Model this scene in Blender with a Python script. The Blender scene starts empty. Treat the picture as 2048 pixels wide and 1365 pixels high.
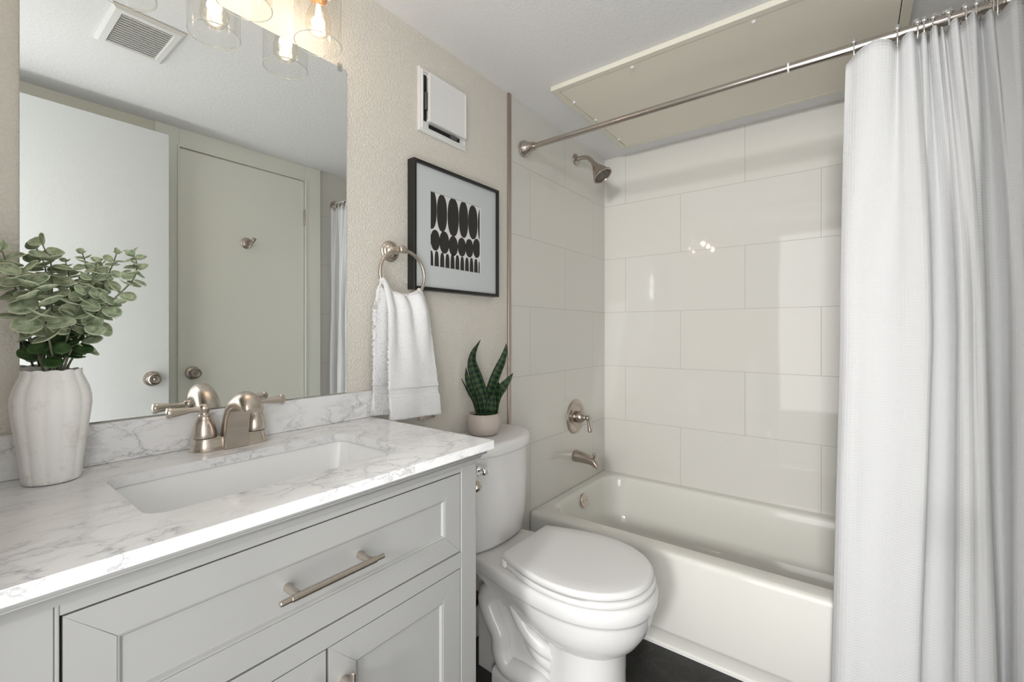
import bpy, bmesh, math, random
from mathutils import Vector, Matrix
random.seed(7)
PI = math.pi
scene = bpy.context.scene
COL = scene.collection

# ------------------------------------------------------------------ camera
cam = bpy.data.cameras.new('camera')
cam.sensor_width = 36.0
cam.lens = 892.3 / 2048 * 36.0
cam.shift_y = -(682.5 - 664.06) / 2048
cam.clip_start = 0.01
camo = bpy.data.objects.new('camera', cam)
COL.objects.link(camo)
camo.location = (-2.395, -1.147, 1.163)
camo.rotation_euler = (PI / 2, 0, -(PI / 2 - 0.65138))
scene.camera = camo

# ------------------------------------------------------------------ world, light, exposure
w = bpy.data.worlds.new('world')
scene.world = w
w.use_nodes = True
w.node_tree.nodes['Background'].inputs[0].default_value = (1.0, 0.992, 0.978, 1)
w.node_tree.nodes['Background'].inputs[1].default_value = 1.7
scene.view_settings.view_transform = 'Standard'
scene.view_settings.look = 'None'
scene.view_settings.gamma = 1
scene.view_settings.use_curve_mapping = False
scene.view_settings.exposure = 0.88
BULB_W = 0.30
FAR_FILL_W = 46.0
DOOR_FILL_W = 4.9


def area_light(name, loc, rot, sx, sy, power, color):
    l = bpy.data.lights.new(name, 'AREA')
    l.shape = 'RECTANGLE'
    l.size, l.size_y = sx, sy
    l.energy = power
    l.color = color
    o = bpy.data.objects.new(name, l)
    o.location = loc
    o.rotation_euler = rot
    COL.objects.link(o)
    return o


# unseen fill light added far outside, shining in through the open doorway
area_light('added_far_fill', (-5.0, -1.36, 1.92), (PI / 2, 0, -PI / 2), 0.40, 0.42, FAR_FILL_W, (1.0, 0.992, 0.978))
# added fill light just outside the doorway, throwing light in and upwards
area_light('added_door_fill', (-2.62, -1.20, 0.85), (PI / 2 + math.radians(24), 0, -PI / 2), 0.27, 1.5, DOOR_FILL_W, (1.0, 0.992, 0.978))


# ------------------------------------------------------------------ materials
def mat(name, color, rough=0.5, metal=0.0, spec=0.5, coat=0.0):
    m = bpy.data.materials.new(name)
    m.use_nodes = True
    b = m.node_tree.nodes['Principled BSDF']
    b.inputs['Base Color'].default_value = (*color, 1)
    b.inputs['Roughness'].default_value = rough
    b.inputs['Metallic'].default_value = metal
    b.inputs['Specular IOR Level'].default_value = spec
    b.inputs['Coat Weight'].default_value = coat
    return m


def nodes(m):
    t = m.node_tree
    return t.nodes, t.links, t.nodes['Principled BSDF']


def texco(m, kind='Object', scale=(1, 1, 1)):
    n, l, b = nodes(m)
    tc = n.new('ShaderNodeTexCoord')
    mp = n.new('ShaderNodeMapping')
    mp.inputs['Scale'].default_value = scale
    l.new(tc.outputs[kind], mp.inputs['Vector'])
    return mp.outputs['Vector']


def add_bump(m, height, strength, dist, normal=None):
    n, l, b = nodes(m)
    bp = n.new('ShaderNodeBump')
    bp.inputs['Strength'].default_value = strength
    bp.inputs['Distance'].default_value = dist
    l.new(height, bp.inputs['Height'])
    if normal:
        l.new(normal, bp.inputs['Normal'])
    l.new(bp.outputs['Normal'], b.inputs['Normal'])
    return bp.outputs['Normal']


def noise(m, vec, scale, detail=3, rough=0.5, dist=0.0):
    n, l, b = nodes(m)
    t = n.new('ShaderNodeTexNoise')
    t.inputs['Scale'].default_value = scale
    t.inputs['Detail'].default_value = detail
    t.inputs['Roughness'].default_value = rough
    t.inputs['Distortion'].default_value = dist
    l.new(vec, t.inputs['Vector'])
    return t.outputs['Fac']


def ramp(m, fac, stops):
    n, l, b = nodes(m)
    r = n.new('ShaderNodeValToRGB')
    e = r.color_ramp.elements
    while len(e) > 1:
        e.remove(e[-1])
    e[0].position = stops[0][0]
    e[0].color = (*stops[0][1], 1)
    for p, c in stops[1:]:
        x = e.new(p)
        x.color = (*c, 1)
    l.new(fac, r.inputs['Fac'])
    return r.outputs['Color']


def mathn(m, op, a, b_=None, c=None):
    n, l, b = nodes(m)
    x = n.new('ShaderNodeMath')
    x.operation = op
    for i, v in enumerate((a, b_, c)):
        if v is None:
            continue
        if isinstance(v, (int, float)):
            x.inputs[i].default_value = v
        else:
            l.new(v, x.inputs[i])
    return x.outputs[0]


def mixc(m, fac, a, b_, mode='MIX'):
    n, l, b = nodes(m)
    x = n.new('ShaderNodeMix')
    x.data_type = 'RGBA'
    x.blend_type = mode
    for sock, v in ((x.inputs[0], fac), (x.inputs[6], a), (x.inputs[7], b_)):
        if isinstance(v, (int, float)):
            sock.default_value = v
        elif isinstance(v, tuple):
            sock.default_value = (*v, 1)
        else:
            l.new(v, sock)
    return x.outputs[2]


def paint(name, color, rough, scale, strength, dist=0.002, spec=0.3):
    m = mat(name, color, rough, spec=spec)
    v = texco(m)
    h = noise(m, v, scale, 2, 0.5)
    n, l, b = nodes(m)
    h2 = ramp(m, h, [(0.42, (0, 0, 0)), (0.62, (1, 1, 1))])
    add_bump(m, h2, strength, dist)
    return m


M = {}
M['wall'] = paint('wall_paint', (0.75, 0.715, 0.65), 0.62, 170, 0.55, 0.0024)
M['ceiling'] = paint('ceiling_paint', (0.84, 0.84, 0.85), 0.75, 120, 0.18, 0.003)
M['opposite'] = paint('opposite_wall_paint', (0.80, 0.79, 0.69), 0.6, 170, 0.2)
M['door_cream'] = paint('cream_door_paint', (0.84, 0.845, 0.775), 0.4, 300, 0.05, 0.001)
M['door_white'] = paint('white_door_paint', (0.70, 0.72, 0.72), 0.30, 260, 0.10, 0.001, 0.5)
M['trim_white'] = mat('trim_white', (0.80, 0.80, 0.79), 0.4)
M['cabinet'] = mat('cabinet_paint', (0.33, 0.33, 0.324), 0.38)
M['nickel'] = mat('brushed_nickel', (0.48, 0.42, 0.37), 0.27, 1.0)
M['nickel_light'] = mat('satin_nickel', (0.60, 0.535, 0.47), 0.30, 1.0)
M['trim_metal'] = mat('tile_edge_trim', (0.47, 0.40, 0.36), 0.32, 1.0)
M['rod'] = mat('polished_nickel', (0.54, 0.49, 0.45), 0.2, 1.0)
M['chrome'] = mat('chrome', (0.85, 0.85, 0.86), 0.06, 1.0)
M['bronze'] = mat('dark_bronze', (0.10, 0.07, 0.05), 0.35, 1.0)
M['porcelain'] = mat('porcelain', (0.745, 0.735, 0.73), 0.10, spec=0.5)
M['seat'] = mat('seat_plastic', (0.745, 0.74, 0.735), 0.22)
M['enamel'] = mat('bath_enamel', (0.78, 0.77, 0.725), 0.08, spec=0.5, coat=0.2)
M['sink'] = mat('sink_porcelain', (0.86, 0.87, 0.87), 0.08)
M['plastic'] = mat('white_plastic', (0.80, 0.80, 0.79), 0.35)
M['dark'] = mat('dark_cavity', (0.012, 0.012, 0.014), 0.6)
M['spray'] = mat('spray_face_grey', (0.20, 0.18, 0.16), 0.4, 0.6)
M['grey_metal'] = mat('galvanised_grey', (0.16, 0.16, 0.17), 0.4, 0.6)
M['black'] = mat('black_frame', (0.012, 0.012, 0.012), 0.35)
M['mat_board'] = mat('mat_board', (0.60, 0.63, 0.645), 0.6)
M['paper'] = mat('art_paper', (0.76, 0.75, 0.77), 0.6)
M['ink'] = mat('black_ink', (0.022, 0.021, 0.020), 0.55)
M['panel'] = paint('beige_panel', (0.86, 0.82, 0.72), 0.5, 30, 0.02)
M['panel_frame'] = mat('cream_panel_frame', (0.78, 0.76, 0.66), 0.45)
M['brass'] = mat('copper_socket', (0.70, 0.36, 0.18), 0.3, 1.0)
M['mirror_edge'] = mat('mirror_edge', (0.80, 0.86, 0.84), 0.12, 0.9)
M['soil'] = mat('potting_soil', (0.035, 0.025, 0.018), 0.95)
M['caulk'] = mat('white_caulk', (0.85, 0.85, 0.84), 0.5)
M['stem'] = mat('eucalyptus_stem', (0.16, 0.17, 0.11), 0.6)

# mirror
m = M['mirror'] = mat('mirror_glass', (0.86, 0.88, 0.865), 0.0, 1.0)

# thin clear glass: transparent with a fresnel gloss
def thin_glass(name, tint, ior=1.45, rough=0.0, boost=1.0):
    m = bpy.data.materials.new(name)
    m.use_nodes = True
    n, l = m.node_tree.nodes, m.node_tree.links
    n.remove(n['Principled BSDF'])
    out = n['Material Output']
    tr = n.new('ShaderNodeBsdfTransparent')
    tr.inputs[0].default_value = (*tint, 1)
    gl = n.new('ShaderNodeBsdfGlossy')
    gl.inputs['Roughness'].default_value = rough
    lw = n.new('ShaderNodeLayerWeight')
    lw.inputs['Blend'].default_value = 0.5
    pw_ = n.new('ShaderNodeMath')
    pw_.operation = 'POWER'
    l.new(lw.outputs['Facing'], pw_.inputs[0])
    pw_.inputs[1].default_value = 4.0
    ma_ = n.new('ShaderNodeMath')
    ma_.operation = 'MULTIPLY_ADD'
    l.new(pw_.outputs[0], ma_.inputs[0])
    ma_.inputs[1].default_value = 0.55 * boost
    ma_.inputs[2].default_value = 0.035 * boost
    mx = n.new('ShaderNodeMixShader')
    l.new(ma_.outputs[0], mx.inputs[0])
    l.new(tr.outputs[0], mx.inputs[1])
    l.new(gl.outputs[0], mx.inputs[2])
    l.new(mx.outputs[0], out.inputs['Surface'])
    return m


M['glass'] = thin_glass('clear_shade_glass', (0.965, 0.965, 0.955))
M['glass_edge'] = mat('glass_edge', (0.62, 0.64, 0.62), 0.12, spec=0.8)
M['bulb_glass'] = thin_glass('bulb_glass', (0.99, 0.97, 0.93))
M['clear_plastic'] = thin_glass('clear_plastic', (0.92, 0.92, 0.92), boost=1.4)


def emis(name, color, strength):
    m = bpy.data.materials.new(name)
    m.use_nodes = True
    b = m.node_tree.nodes['Principled BSDF']
    b.inputs['Base Color'].default_value = (0, 0, 0, 1)
    b.inputs['Emission Color'].default_value = (*color, 1)
    b.inputs['Emission Strength'].default_value = strength
    return m


M['filament'] = emis('glowing_filament', (1.0, 0.78, 0.52), 7.5)


# tile walls
def tile_mat(name, axis, shift):
    m = mat(name, (0.7, 0.7, 0.66), 0.035, spec=0.5)
    n, l, b = nodes(m)
    tc = n.new('ShaderNodeTexCoord')
    sp = n.new('ShaderNodeSeparateXYZ')
    l.new(tc.outputs['Object'], sp.inputs[0])
    cb = n.new('ShaderNodeCombineXYZ')
    if axis == 'x':
        u = mathn(m, 'ADD', sp.outputs['X'], shift + 6.07)
    else:
        u = mathn(m, 'ADD', mathn(m, 'MULTIPLY', sp.outputs['Y'], -1.0), shift + 6.07)
    v = mathn(m, 'ADD', sp.outputs['Z'], -0.355 + 2 * 0.3065)
    l.new(u, cb.inputs[0])
    l.new(v, cb.inputs[1])
    br = n.new('ShaderNodeTexBrick')
    br.offset = 0.5
    br.inputs['Scale'].default_value = 1.0
    br.inputs['Brick Width'].default_value = 0.607
    br.inputs['Row Height'].default_value = 0.3065
    br.inputs['Mortar Size'].default_value = 0.0011
    br.inputs['Mortar Smooth'].default_value = 0.1
    br.inputs['Bias'].default_value = 0.0
    br.inputs['Color1'].default_value = (0.72, 0.705, 0.66, 1)
    br.inputs['Color2'].default_value = (0.705, 0.695, 0.66, 1)
    br.inputs['Mortar'].default_value = (0.46, 0.45, 0.42, 1)
    l.new(cb.outputs[0], br.inputs['Vector'])
    l.new(br.outputs['Color'], b.inputs['Base Color'])
    rg = mathn(m, 'MULTIPLY_ADD', br.outputs['Fac'], 0.5, 0.035)
    l.new(rg, b.inputs['Roughness'])
    nz = noise(m, tc.outputs['Object'], 4.0, 1, 0.4)
    bp = n.new('ShaderNodeBump')
    bp.inputs['Strength'].default_value = 0.05
    bp.inputs['Distance'].default_value = 0.01
    l.new(nz, bp.inputs['Height'])
    bp2 = n.new('ShaderNodeBump')
    bp2.invert = True
    bp2.inputs['Strength'].default_value = 0.4
    bp2.inputs['Distance'].default_value = 0.001
    l.new(br.outputs['Fac'], bp2.inputs['Height'])
    l.new(bp.outputs['Normal'], bp2.inputs['Normal'])
    l.new(bp2.outputs['Normal'], b.inputs['Normal'])
    return m


M['tile_x'] = tile_mat('white_wall_tile_side', 'x', 0.454)
M['tile_y'] = tile_mat('white_wall_tile_back', 'y', -0.128)

# quartz with grey veins
def quartz():
    m = mat('quartz', (0.85, 0.85, 0.86), 0.12, spec=0.5)
    n, l, b = nodes(m)
    v = texco(m, 'Object', (1.0, 1.6, 1.6))
    wob = n.new('ShaderNodeTexNoise')
    wob.inputs['Scale'].default_value = 9
    wob.inputs['Detail'].default_value = 5
    wob.inputs['Roughness'].default_value = 0.62
    l.new(v, wob.inputs['Vector'])
    vm = n.new('ShaderNodeVectorMath')
    vm.operation = 'MULTIPLY_ADD'
    l.new(wob.outputs['Color'], vm.inputs[0])
    vm.inputs[1].default_value = (0.16, 0.16, 0.16)
    l.new(v, vm.inputs[2])
    vo = n.new('ShaderNodeTexVoronoi')
    vo.feature = 'DISTANCE_TO_EDGE'
    vo.inputs['Scale'].default_value = 13
    l.new(vm.outputs[0], vo.inputs['Vector'])
    vein = ramp(m, vo.outputs['Distance'], [(0.0, (1, 1, 1)), (0.035, (0.35, 0.35, 0.35)), (0.11, (0, 0, 0))])
    mask = ramp(m, noise(m, v, 6.5, 4, 0.6, 0.4), [(0.41, (0, 0, 0)), (0.57, (1, 1, 1))])
    mask2 = ramp(m, noise(m, v, 60, 3, 0.7), [(0.40, (0, 0, 0)), (0.60, (1, 1, 1))])
    fac = mathn(m, 'MULTIPLY', vein, mask)
    smoke = ramp(m, noise(m, vm.outputs[0], 11, 6, 0.65, 1.2), [(0.50, (0, 0, 0)), (0.68, (1, 1, 1))])
    smoke = mathn(m, 'MULTIPLY', mathn(m, 'MULTIPLY', smoke, mask), 0.42)
    fac = mathn(m, 'MULTIPLY', fac, mathn(m, 'MULTIPLY_ADD', mask2, 0.5, 0.5))
    fac = mathn(m, 'MAXIMUM', mathn(m, 'MULTIPLY', fac, 0.8), smoke)
    c = mixc(m, fac, (0.82, 0.82, 0.828), (0.32, 0.32, 0.34))
    l.new(c, b.inputs['Base Color'])
    return m


M['quartz'] = quartz()

# floor: near-black slate-look tile with faint pale veins
m = M['floor'] = mat('dark_slate_tile', (0.02, 0.02, 0.02), 0.42, spec=0.4)
n, l, b = nodes(m)
v = texco(m)
c1 = ramp(m, noise(m, v, 14, 6, 0.65, 0.6), [(0.3, (0.010, 0.010, 0.010)), (0.7, (0.026, 0.026, 0.025))])
vo = n.new('ShaderNodeTexVoronoi')
vo.feature = 'DISTANCE_TO_EDGE'
vo.inputs['Scale'].default_value = 7
wob = n.new('ShaderNodeTexNoise')
wob.inputs['Scale'].default_value = 6
l.new(v, wob.inputs['Vector'])
vm = n.new('ShaderNodeVectorMath')
vm.operation = 'MULTIPLY_ADD'
vm.inputs[1].default_value = (0.2, 0.2, 0.2)
l.new(wob.outputs['Color'], vm.inputs[0])
l.new(v, vm.inputs[2])
l.new(vm.outputs[0], vo.inputs['Vector'])
vn = ramp(m, vo.outputs['Distance'], [(0.0, (0.35, 0.35, 0.35)), (0.012, (0, 0, 0))])
l.new(mixc(m, vn, c1, (0.10, 0.10, 0.09)), b.inputs['Base Color'])
add_bump(m, noise(m, v, 40, 4), 0.15, 0.002)

# brushed look
for k in ('nickel', 'nickel_light'):
    m = M[k]
    v = texco(m, 'Object', (60, 60, 2500))
    n, l, b = nodes(m)
    rr = mathn(m, 'MULTIPLY_ADD', noise(m, v, 1.0, 2), 0.05, 0.24)
    l.new(rr, b.inputs['Roughness'])

# ceramic vase: matte white plaster with pits and faint stains
m = M['vase'] = mat('plaster_vase', (0.85, 0.835, 0.825), 0.8, spec=0.2)
n, l, b = nodes(m)
v = texco(m)
st = ramp(m, noise(m, v, 34, 3, 0.6), [(0.55, (0.85, 0.835, 0.825)), (0.80, (0.70, 0.68, 0.63))])
pit = ramp(m, noise(m, v, 420, 2, 0.5), [(0.26, (1, 1, 1)), (0.30, (0, 0, 0))])
l.new(mixc(m, pit, st, (0.45, 0.42, 0.38)), b.inputs['Base Color'])
add_bump(m, noise(m, v, 180, 3), 0.12, 0.001)

m = M['pot'] = mat('stoneware_pot', (0.50, 0.44, 0.40), 0.42, spec=0.35)

# towel
m = M['towel'] = mat('terry_towel', (0.92, 0.92, 0.93), 0.95, spec=0.1)
n, l, b = nodes(m)
b.inputs['Sheen Weight'].default_value = 0.3
v = texco(m)
add_bump(m, noise(m, v, 420, 2, 0.6), 0.55, 0.004)
m = M['towel_band'] = mat('towel_dobby_band', (0.91, 0.91, 0.92), 0.9, spec=0.1)
n, l, b = nodes(m)
tc = n.new('ShaderNodeTexCoord')
sp = n.new('ShaderNodeSeparateXYZ')
l.new(tc.outputs['UV'], sp.inputs[0])
add_bump(m, mathn(m, 'SINE', mathn(m, 'MULTIPLY', sp.outputs['Y'], 2 * PI / 0.0042)), 0.5, 0.0012)

# waffle curtain (UV in metres)
m = M['curtain'] = mat('waffle_weave', (0.765, 0.77, 0.78), 0.85, spec=0.15)
n, l, b = nodes(m)
tc = n.new('ShaderNodeTexCoord')
sp = n.new('ShaderNodeSeparateXYZ')
l.new(tc.outputs['UV'], sp.inputs[0])
su = mathn(m, 'ABSOLUTE', mathn(m, 'SINE', mathn(m, 'MULTIPLY', sp.outputs['X'], PI / 0.0075)))
sv = mathn(m, 'ABSOLUTE', mathn(m, 'SINE', mathn(m, 'MULTIPLY', sp.outputs['Y'], PI / 0.0075)))
hh = mathn(m, 'MULTIPLY', su, sv)
add_bump(m, hh, 0.30, -0.0024)
tl = n.new('ShaderNodeBsdfTranslucent')
tl.inputs[0].default_value = (0.85, 0.86, 0.88, 1)
mx = n.new('ShaderNodeMixShader')
mx.inputs[0].default_value = 0.18
l.new(b.outputs[0], mx.inputs[1])
l.new(tl.outputs[0], mx.inputs[2])
l.new(mx.outputs[0], n['Material Output'].inputs['Surface'])

# eucalyptus leaf: grey green, pale rim and midrib (UV: disc coordinates)
m = M['euc'] = mat('eucalyptus_leaf', (0.2, 0.3, 0.15), 0.6, spec=0.25)
n, l, b = nodes(m)
tc = n.new('ShaderNodeTexCoord')
sp = n.new('ShaderNodeSeparateXYZ')
l.new(tc.outputs['UV'], sp.inputs[0])
du = mathn(m, 'SUBTRACT', sp.outputs['X'], 0.5)
dv = mathn(m, 'SUBTRACT', sp.outputs['Y'], 0.5)
r2 = mathn(m, 'ADD', mathn(m, 'MULTIPLY', du, du), mathn(m, 'MULTIPLY', dv, dv))
rim = ramp(m, r2, [(0.165, (0, 0, 0)), (0.225, (1, 1, 1))])
rib = ramp(m, mathn(m, 'ABSOLUTE', du), [(0.0, (0.8, 0.8, 0.8)), (0.03, (0, 0, 0))])
vv = texco(m)
nz = noise(m, vv, 90, 4, 0.6)
base = ramp(m, nz, [(0.30, (0.14, 0.20, 0.12)), (0.50, (0.36, 0.43, 0.28)), (0.72, (0.60, 0.65, 0.47))])
c = mixc(m, mathn(m, 'MULTIPLY', mathn(m, 'MAXIMUM', rim, rib), 0.75), base, (0.68, 0.72, 0.54))
l.new(c, b.inputs['Base Color'])
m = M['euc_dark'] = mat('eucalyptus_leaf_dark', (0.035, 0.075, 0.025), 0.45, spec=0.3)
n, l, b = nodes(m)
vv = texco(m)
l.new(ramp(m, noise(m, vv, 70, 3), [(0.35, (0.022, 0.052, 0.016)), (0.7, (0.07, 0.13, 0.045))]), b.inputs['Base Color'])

# snake plant leaf: dark green with lighter wavy cross bands (UV: u across, v metres along)
m = M['snake'] = mat('snake_leaf', (0.02, 0.06, 0.02), 0.42, spec=0.22)
n, l, b = nodes(m)
tc = n.new('ShaderNodeTexCoord')
sp = n.new('ShaderNodeSeparateXYZ')
l.new(tc.outputs['UV'], sp.inputs[0])
vv = texco(m)
nz = noise(m, vv, 60, 3)
ph = mathn(m, 'ADD', mathn(m, 'MULTIPLY', sp.outputs['Y'], 2 * PI / 0.021), mathn(m, 'MULTIPLY', nz, 7.0))
bd = mathn(m, 'MULTIPLY_ADD', mathn(m, 'SINE', ph), 0.5, 0.5)
c = ramp(m, bd, [(0.30, (0.006, 0.018, 0.007)), (0.85, (0.022, 0.062, 0.015))])
edge = ramp(m, mathn(m, 'ABSOLUTE', mathn(m, 'SUBTRACT', sp.outputs['X'], 0.5)), [(0.42, (0, 0, 0)), (0.49, (1, 1, 1))])
l.new(mixc(m, edge, c, (0.008, 0.018, 0.008)), b.inputs['Base Color'])


# ------------------------------------------------------------------ mesh builder
class MB:
    def __init__(self):
        self.v, self.f, self.uv, self.mi = [], [], {}, []
        self.cur = 0

    def vert(self, p, uv=None):
        self.v.append(tuple(p))
        if uv is not None:
            self.uv[len(self.v) - 1] = uv
        return len(self.v) - 1

    def face(self, idx):
        self.f.append(tuple(idx))
        self.mi.append(self.cur)

    def box(self, x0, x1, y0, y1, z0, z1, bev=0.0, seg=2):
        bm = bmesh.new()
        bmesh.ops.create_cube(bm, size=1)
        for vv in bm.verts:
            vv.co = Vector(((x0 + x1) / 2 + vv.co.x * (x1 - x0), (y0 + y1) / 2 + vv.co.y * (y1 - y0),
                            (z0 + z1) / 2 + vv.co.z * (z1 - z0)))
        if bev > 0:
            bmesh.ops.bevel(bm, geom=bm.edges[:], offset=bev, segments=seg, profile=0.5, affect='EDGES')
        self.from_bm(bm)
        return self

    def from_bm(self, bm, mtx=None):
        bm.verts.index_update()
        o = len(self.v)
        for vv in bm.verts:
            self.v.append(tuple(mtx @ vv.co if mtx else vv.co))
        for f in bm.faces:
            self.face([o + x.index for x in f.verts])
        bm.free()

    def loft(self, rings, cap0=True, cap1=True, closed=True):
        o = len(self.v)
        N = len(rings[0])
        for r in rings:
            for p in r:
                self.v.append(tuple(p))
        for i in range(len(rings) - 1):
            for j in range(N if closed else N - 1):
                k = (j + 1) % N
                self.face((o + i * N + j, o + i * N + k, o + (i + 1) * N + k, o + (i + 1) * N + j))
        if cap0:
            self.face([o + j for j in reversed(range(N))])
        if cap1:
            self.face([o + (len(rings) - 1) * N + j for j in range(N)])
        return self

    def lathe(self, prof, org=(0, 0, 0), axis=(0, 0, 1), seg=32, cap0=True, cap1=True, mod=None):
        ax = Vector(axis).normalized()
        t = Vector((1, 0, 0)) if abs(ax.x) < 0.9 else Vector((0, 1, 0))
        a = ax.cross(t).normalized()
        b_ = ax.cross(a)
        O = Vector(org)
        rings = []
        for r, h in prof:
            ring = []
            for i in range(seg):
                th = 2 * PI * i / seg
                rr = r * (mod(th, h) if mod else 1)
                ring.append(O + ax * h + (a * math.cos(th) + b_ * math.sin(th)) * rr)
            rings.append(ring)
        return self.loft(rings, cap0, cap1)

    def tube(self, pts, r, seg=12, closed=False, caps=True, flat=1.0):
        pts = [Vector(p) for p in pts]
        n = len(pts)
        rad = r if isinstance(r, (list, tuple)) else [r] * n
        tang = []
        for i in range(n):
            if closed:
                d = pts[(i + 1) % n] - pts[i - 1]
            else:
                d = pts[min(i + 1, n - 1)] - pts[max(i - 1, 0)]
            tang.append(d.normalized())
        up = Vector((0, 0, 1)) if abs(tang[0].z) < 0.9 else Vector((1, 0, 0))
        nrm = (up - tang[0] * up.dot(tang[0])).normalized()
        rings = []
        for i in range(n):
            nrm = (nrm - tang[i] * nrm.dot(tang[i])).normalized()
            bn = tang[i].cross(nrm)
            rings.append([pts[i] + (nrm * math.cos(2 * PI * k / seg) * flat + bn * math.sin(2 * PI * k / seg)) * rad[i]
                          for k in range(seg)])
        if closed:
            rings.append(rings[0])
            return self.loft(rings, False, False)
        return self.loft(rings, caps, caps)

    def sphere(self, c, r, seg=16, rings=10, scale=(1, 1, 1)):
        prof = [(max(1e-4, math.sin(PI * i / rings)), -math.cos(PI * i / rings)) for i in range(rings + 1)]
        o = len(self.v)
        self.lathe(prof, seg=seg)
        for i in range(o, len(self.v)):
            p = self.v[i]
            self.v[i] = (c[0] + p[0] * r * scale[0], c[1] + p[1] * r * scale[1], c[2] + p[2] * r * scale[2])
        return self

    def poly_prism(self, pts, d):
        """closed polygon pts (3-D, planar) extruded by vector d"""
        n = len(pts)
        o = len(self.v)
        D = Vector(d)
        for p in pts:
            self.v.append(tuple(p))
        for p in pts:
            self.v.append(tuple(Vector(p) + D))
        self.face([o + i for i in range(n)])
        self.face([o + n + i for i in reversed(range(n))])
        for i in range(n):
            k = (i + 1) % n
            self.face((o + k, o + i, o + n + i, o + n + k))
        return self

    def grid(self, fn, nu, nv, uvfn=None):
        o = len(self.v)
        for j in range(nv + 1):
            for i in range(nu + 1):
                p = fn(i / nu, j / nv)
                self.vert(p, uvfn(i, j, i / nu, j / nv) if uvfn else None)
        for j in range(nv):
            for i in range(nu):
                a = o + j * (nu + 1) + i
                self.face((a, a + 1, a + nu + 2, a + nu + 1))
        return self


ORG = {}


def props(o, label=None, cat=None, group=None, kind=None):
    if label:
        o['label'] = label
    if cat:
        o['category'] = cat
    if group:
        o['group'] = group
    if kind:
        o['kind'] = kind
    return o


def obj(name, mb, material, parent=None, bevel=0.0, smooth=35, solid=0.0, sub=0, fixn=True, label=None):
    me = bpy.data.meshes.new(name)
    off = ORG.get(parent.name, Vector()) if parent else Vector()
    me.from_pydata([tuple(Vector(p) - off) for p in mb.v], [], mb.f)
    if mb.uv:
        lay = me.uv_layers.new(name='uv')
        for lp in me.loops:
            lay.data[lp.index].uv = mb.uv.get(lp.vertex_index, (0, 0))
    mats = material if isinstance(material, (list, tuple)) else [material]
    for mm in mats:
        me.materials.append(M[mm])
    if len(mats) > 1:
        me.polygons.foreach_set('material_index', mb.mi)
    if fixn:
        bm = bmesh.new()
        bm.from_mesh(me)
        bmesh.ops.recalc_face_normals(bm, faces=bm.faces[:])
        bm.to_mesh(me)
        bm.free()
    if smooth:
        me.polygons.foreach_set('use_smooth', [True] * len(me.polygons))
        me.set_sharp_from_angle(angle=math.radians(smooth))
    me.update()
    o = bpy.data.objects.new(name, me)
    COL.objects.link(o)
    if parent:
        o.parent = parent
        ORG[o.name] = off
    else:
        ORG[o.name] = Vector()
    if solid:
        md = o.modifiers.new('thickness', 'SOLIDIFY')
        md.thickness = solid
        md.offset = 0
    if sub:
        md = o.modifiers.new('smooth', 'SUBSURF')
        md.levels = md.render_levels = sub
    if bevel:
        md = o.modifiers.new('edge', 'BEVEL')
        md.width = bevel
        md.segments = 2
        md.limit_method = 'ANGLE'
        md.angle_limit = math.radians(40)
    if label:
        o['label'] = label
    return o


def thing(name, label, cat, loc=(0, 0, 0), group=None, kind=None):
    o = bpy.data.objects.new(name, None)
    o.empty_display_size = 0.05
    COL.objects.link(o)
    o.location = loc
    ORG[o.name] = Vector(loc)
    return props(o, label, cat, group, kind)


def struct(name, mb, material, **k):
    o = obj(name, mb, material, **k)
    o['kind'] = 'structure'
    return o


def catmull(pts, n):
    pts = [Vector(p) for p in pts]
    out = []
    m_ = len(pts) - 1
    for k in range(n + 1):
        t = k / n * m_
        i = min(int(t), m_ - 1)
        u = t - i
        p1, p2 = pts[i], pts[i + 1]
        p0 = pts[i - 1] if i > 0 else p1 * 2 - p2
        p3 = pts[i + 2] if i + 2 <= m_ else p2 * 2 - p1
        out.append(0.5 * ((2 * p1) + (p2 - p0) * u + (2 * p0 - 5 * p1 + 4 * p2 - p3) * u * u + (3 * p1 - p0 - 3 * p2 + p3) * u ** 3))
    return out


def rrect(x0, x1, y0, y1, r, z, n=8, m_=6):
    """rounded rectangle ring, constant topology"""
    pts = []
    for (cx, cy, a0) in ((x1 - r, y1 - r, 0), (x0 + r, y1 - r, 90), (x0 + r, y0 + r, 180), (x1 - r, y0 + r, 270)):
        for k in range(n + 1):
            a = math.radians(a0 + 90 * k / n)
            pts.append((cx + r * math.cos(a), cy + r * math.sin(a), z))
    out = []
    L = len(pts)
    for i in range(L):
        a, c = pts[i], pts[(i + 1) % L]
        out.append(a)
        if i % (n + 1) == n:
            for k in range(1, m_):
                t = k / m_
                out.append((a[0] + (c[0] - a[0]) * t, a[1] + (c[1] - a[1]) * t, z))
    return out


# ------------------------------------------------------------------ room shell
XL, YR, H = -2.47, -1.50, 2.163
struct('floor', MB().box(XL - 2.9, 0.1, YR - 0.1, 0.1, -0.05, 0.0), 'floor', smooth=0)
struct('ceiling', MB().box(XL - 0.1, 0.1, YR - 0.1, 0.1, H, H + 0.06), 'ceiling', smooth=0)
struct('wall_left', MB().box(XL - 0.1, -0.905, 0.0, 0.09, 0.0, H), 'wall', smooth=0)
struct('wall_left.001', MB().box(-0.905, 0.1, 0.0, 0.09, 0.0, H), 'tile_x', smooth=0)
struct('wall_back', MB().box(0.0, 0.1, YR, 0.0, 0.0, H), 'tile_y', smooth=0)
struct('wall_right', MB().box(XL - 0.1, -0.916, YR - 0.09, YR, 0.0, H), 'opposite', smooth=0)
struct('wall_right.001', MB().box(-0.916, 0.1, YR - 0.09, YR, 0.0, H), 'tile_x', smooth=0)
DW0, DW1 = -1.36, -0.60
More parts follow.
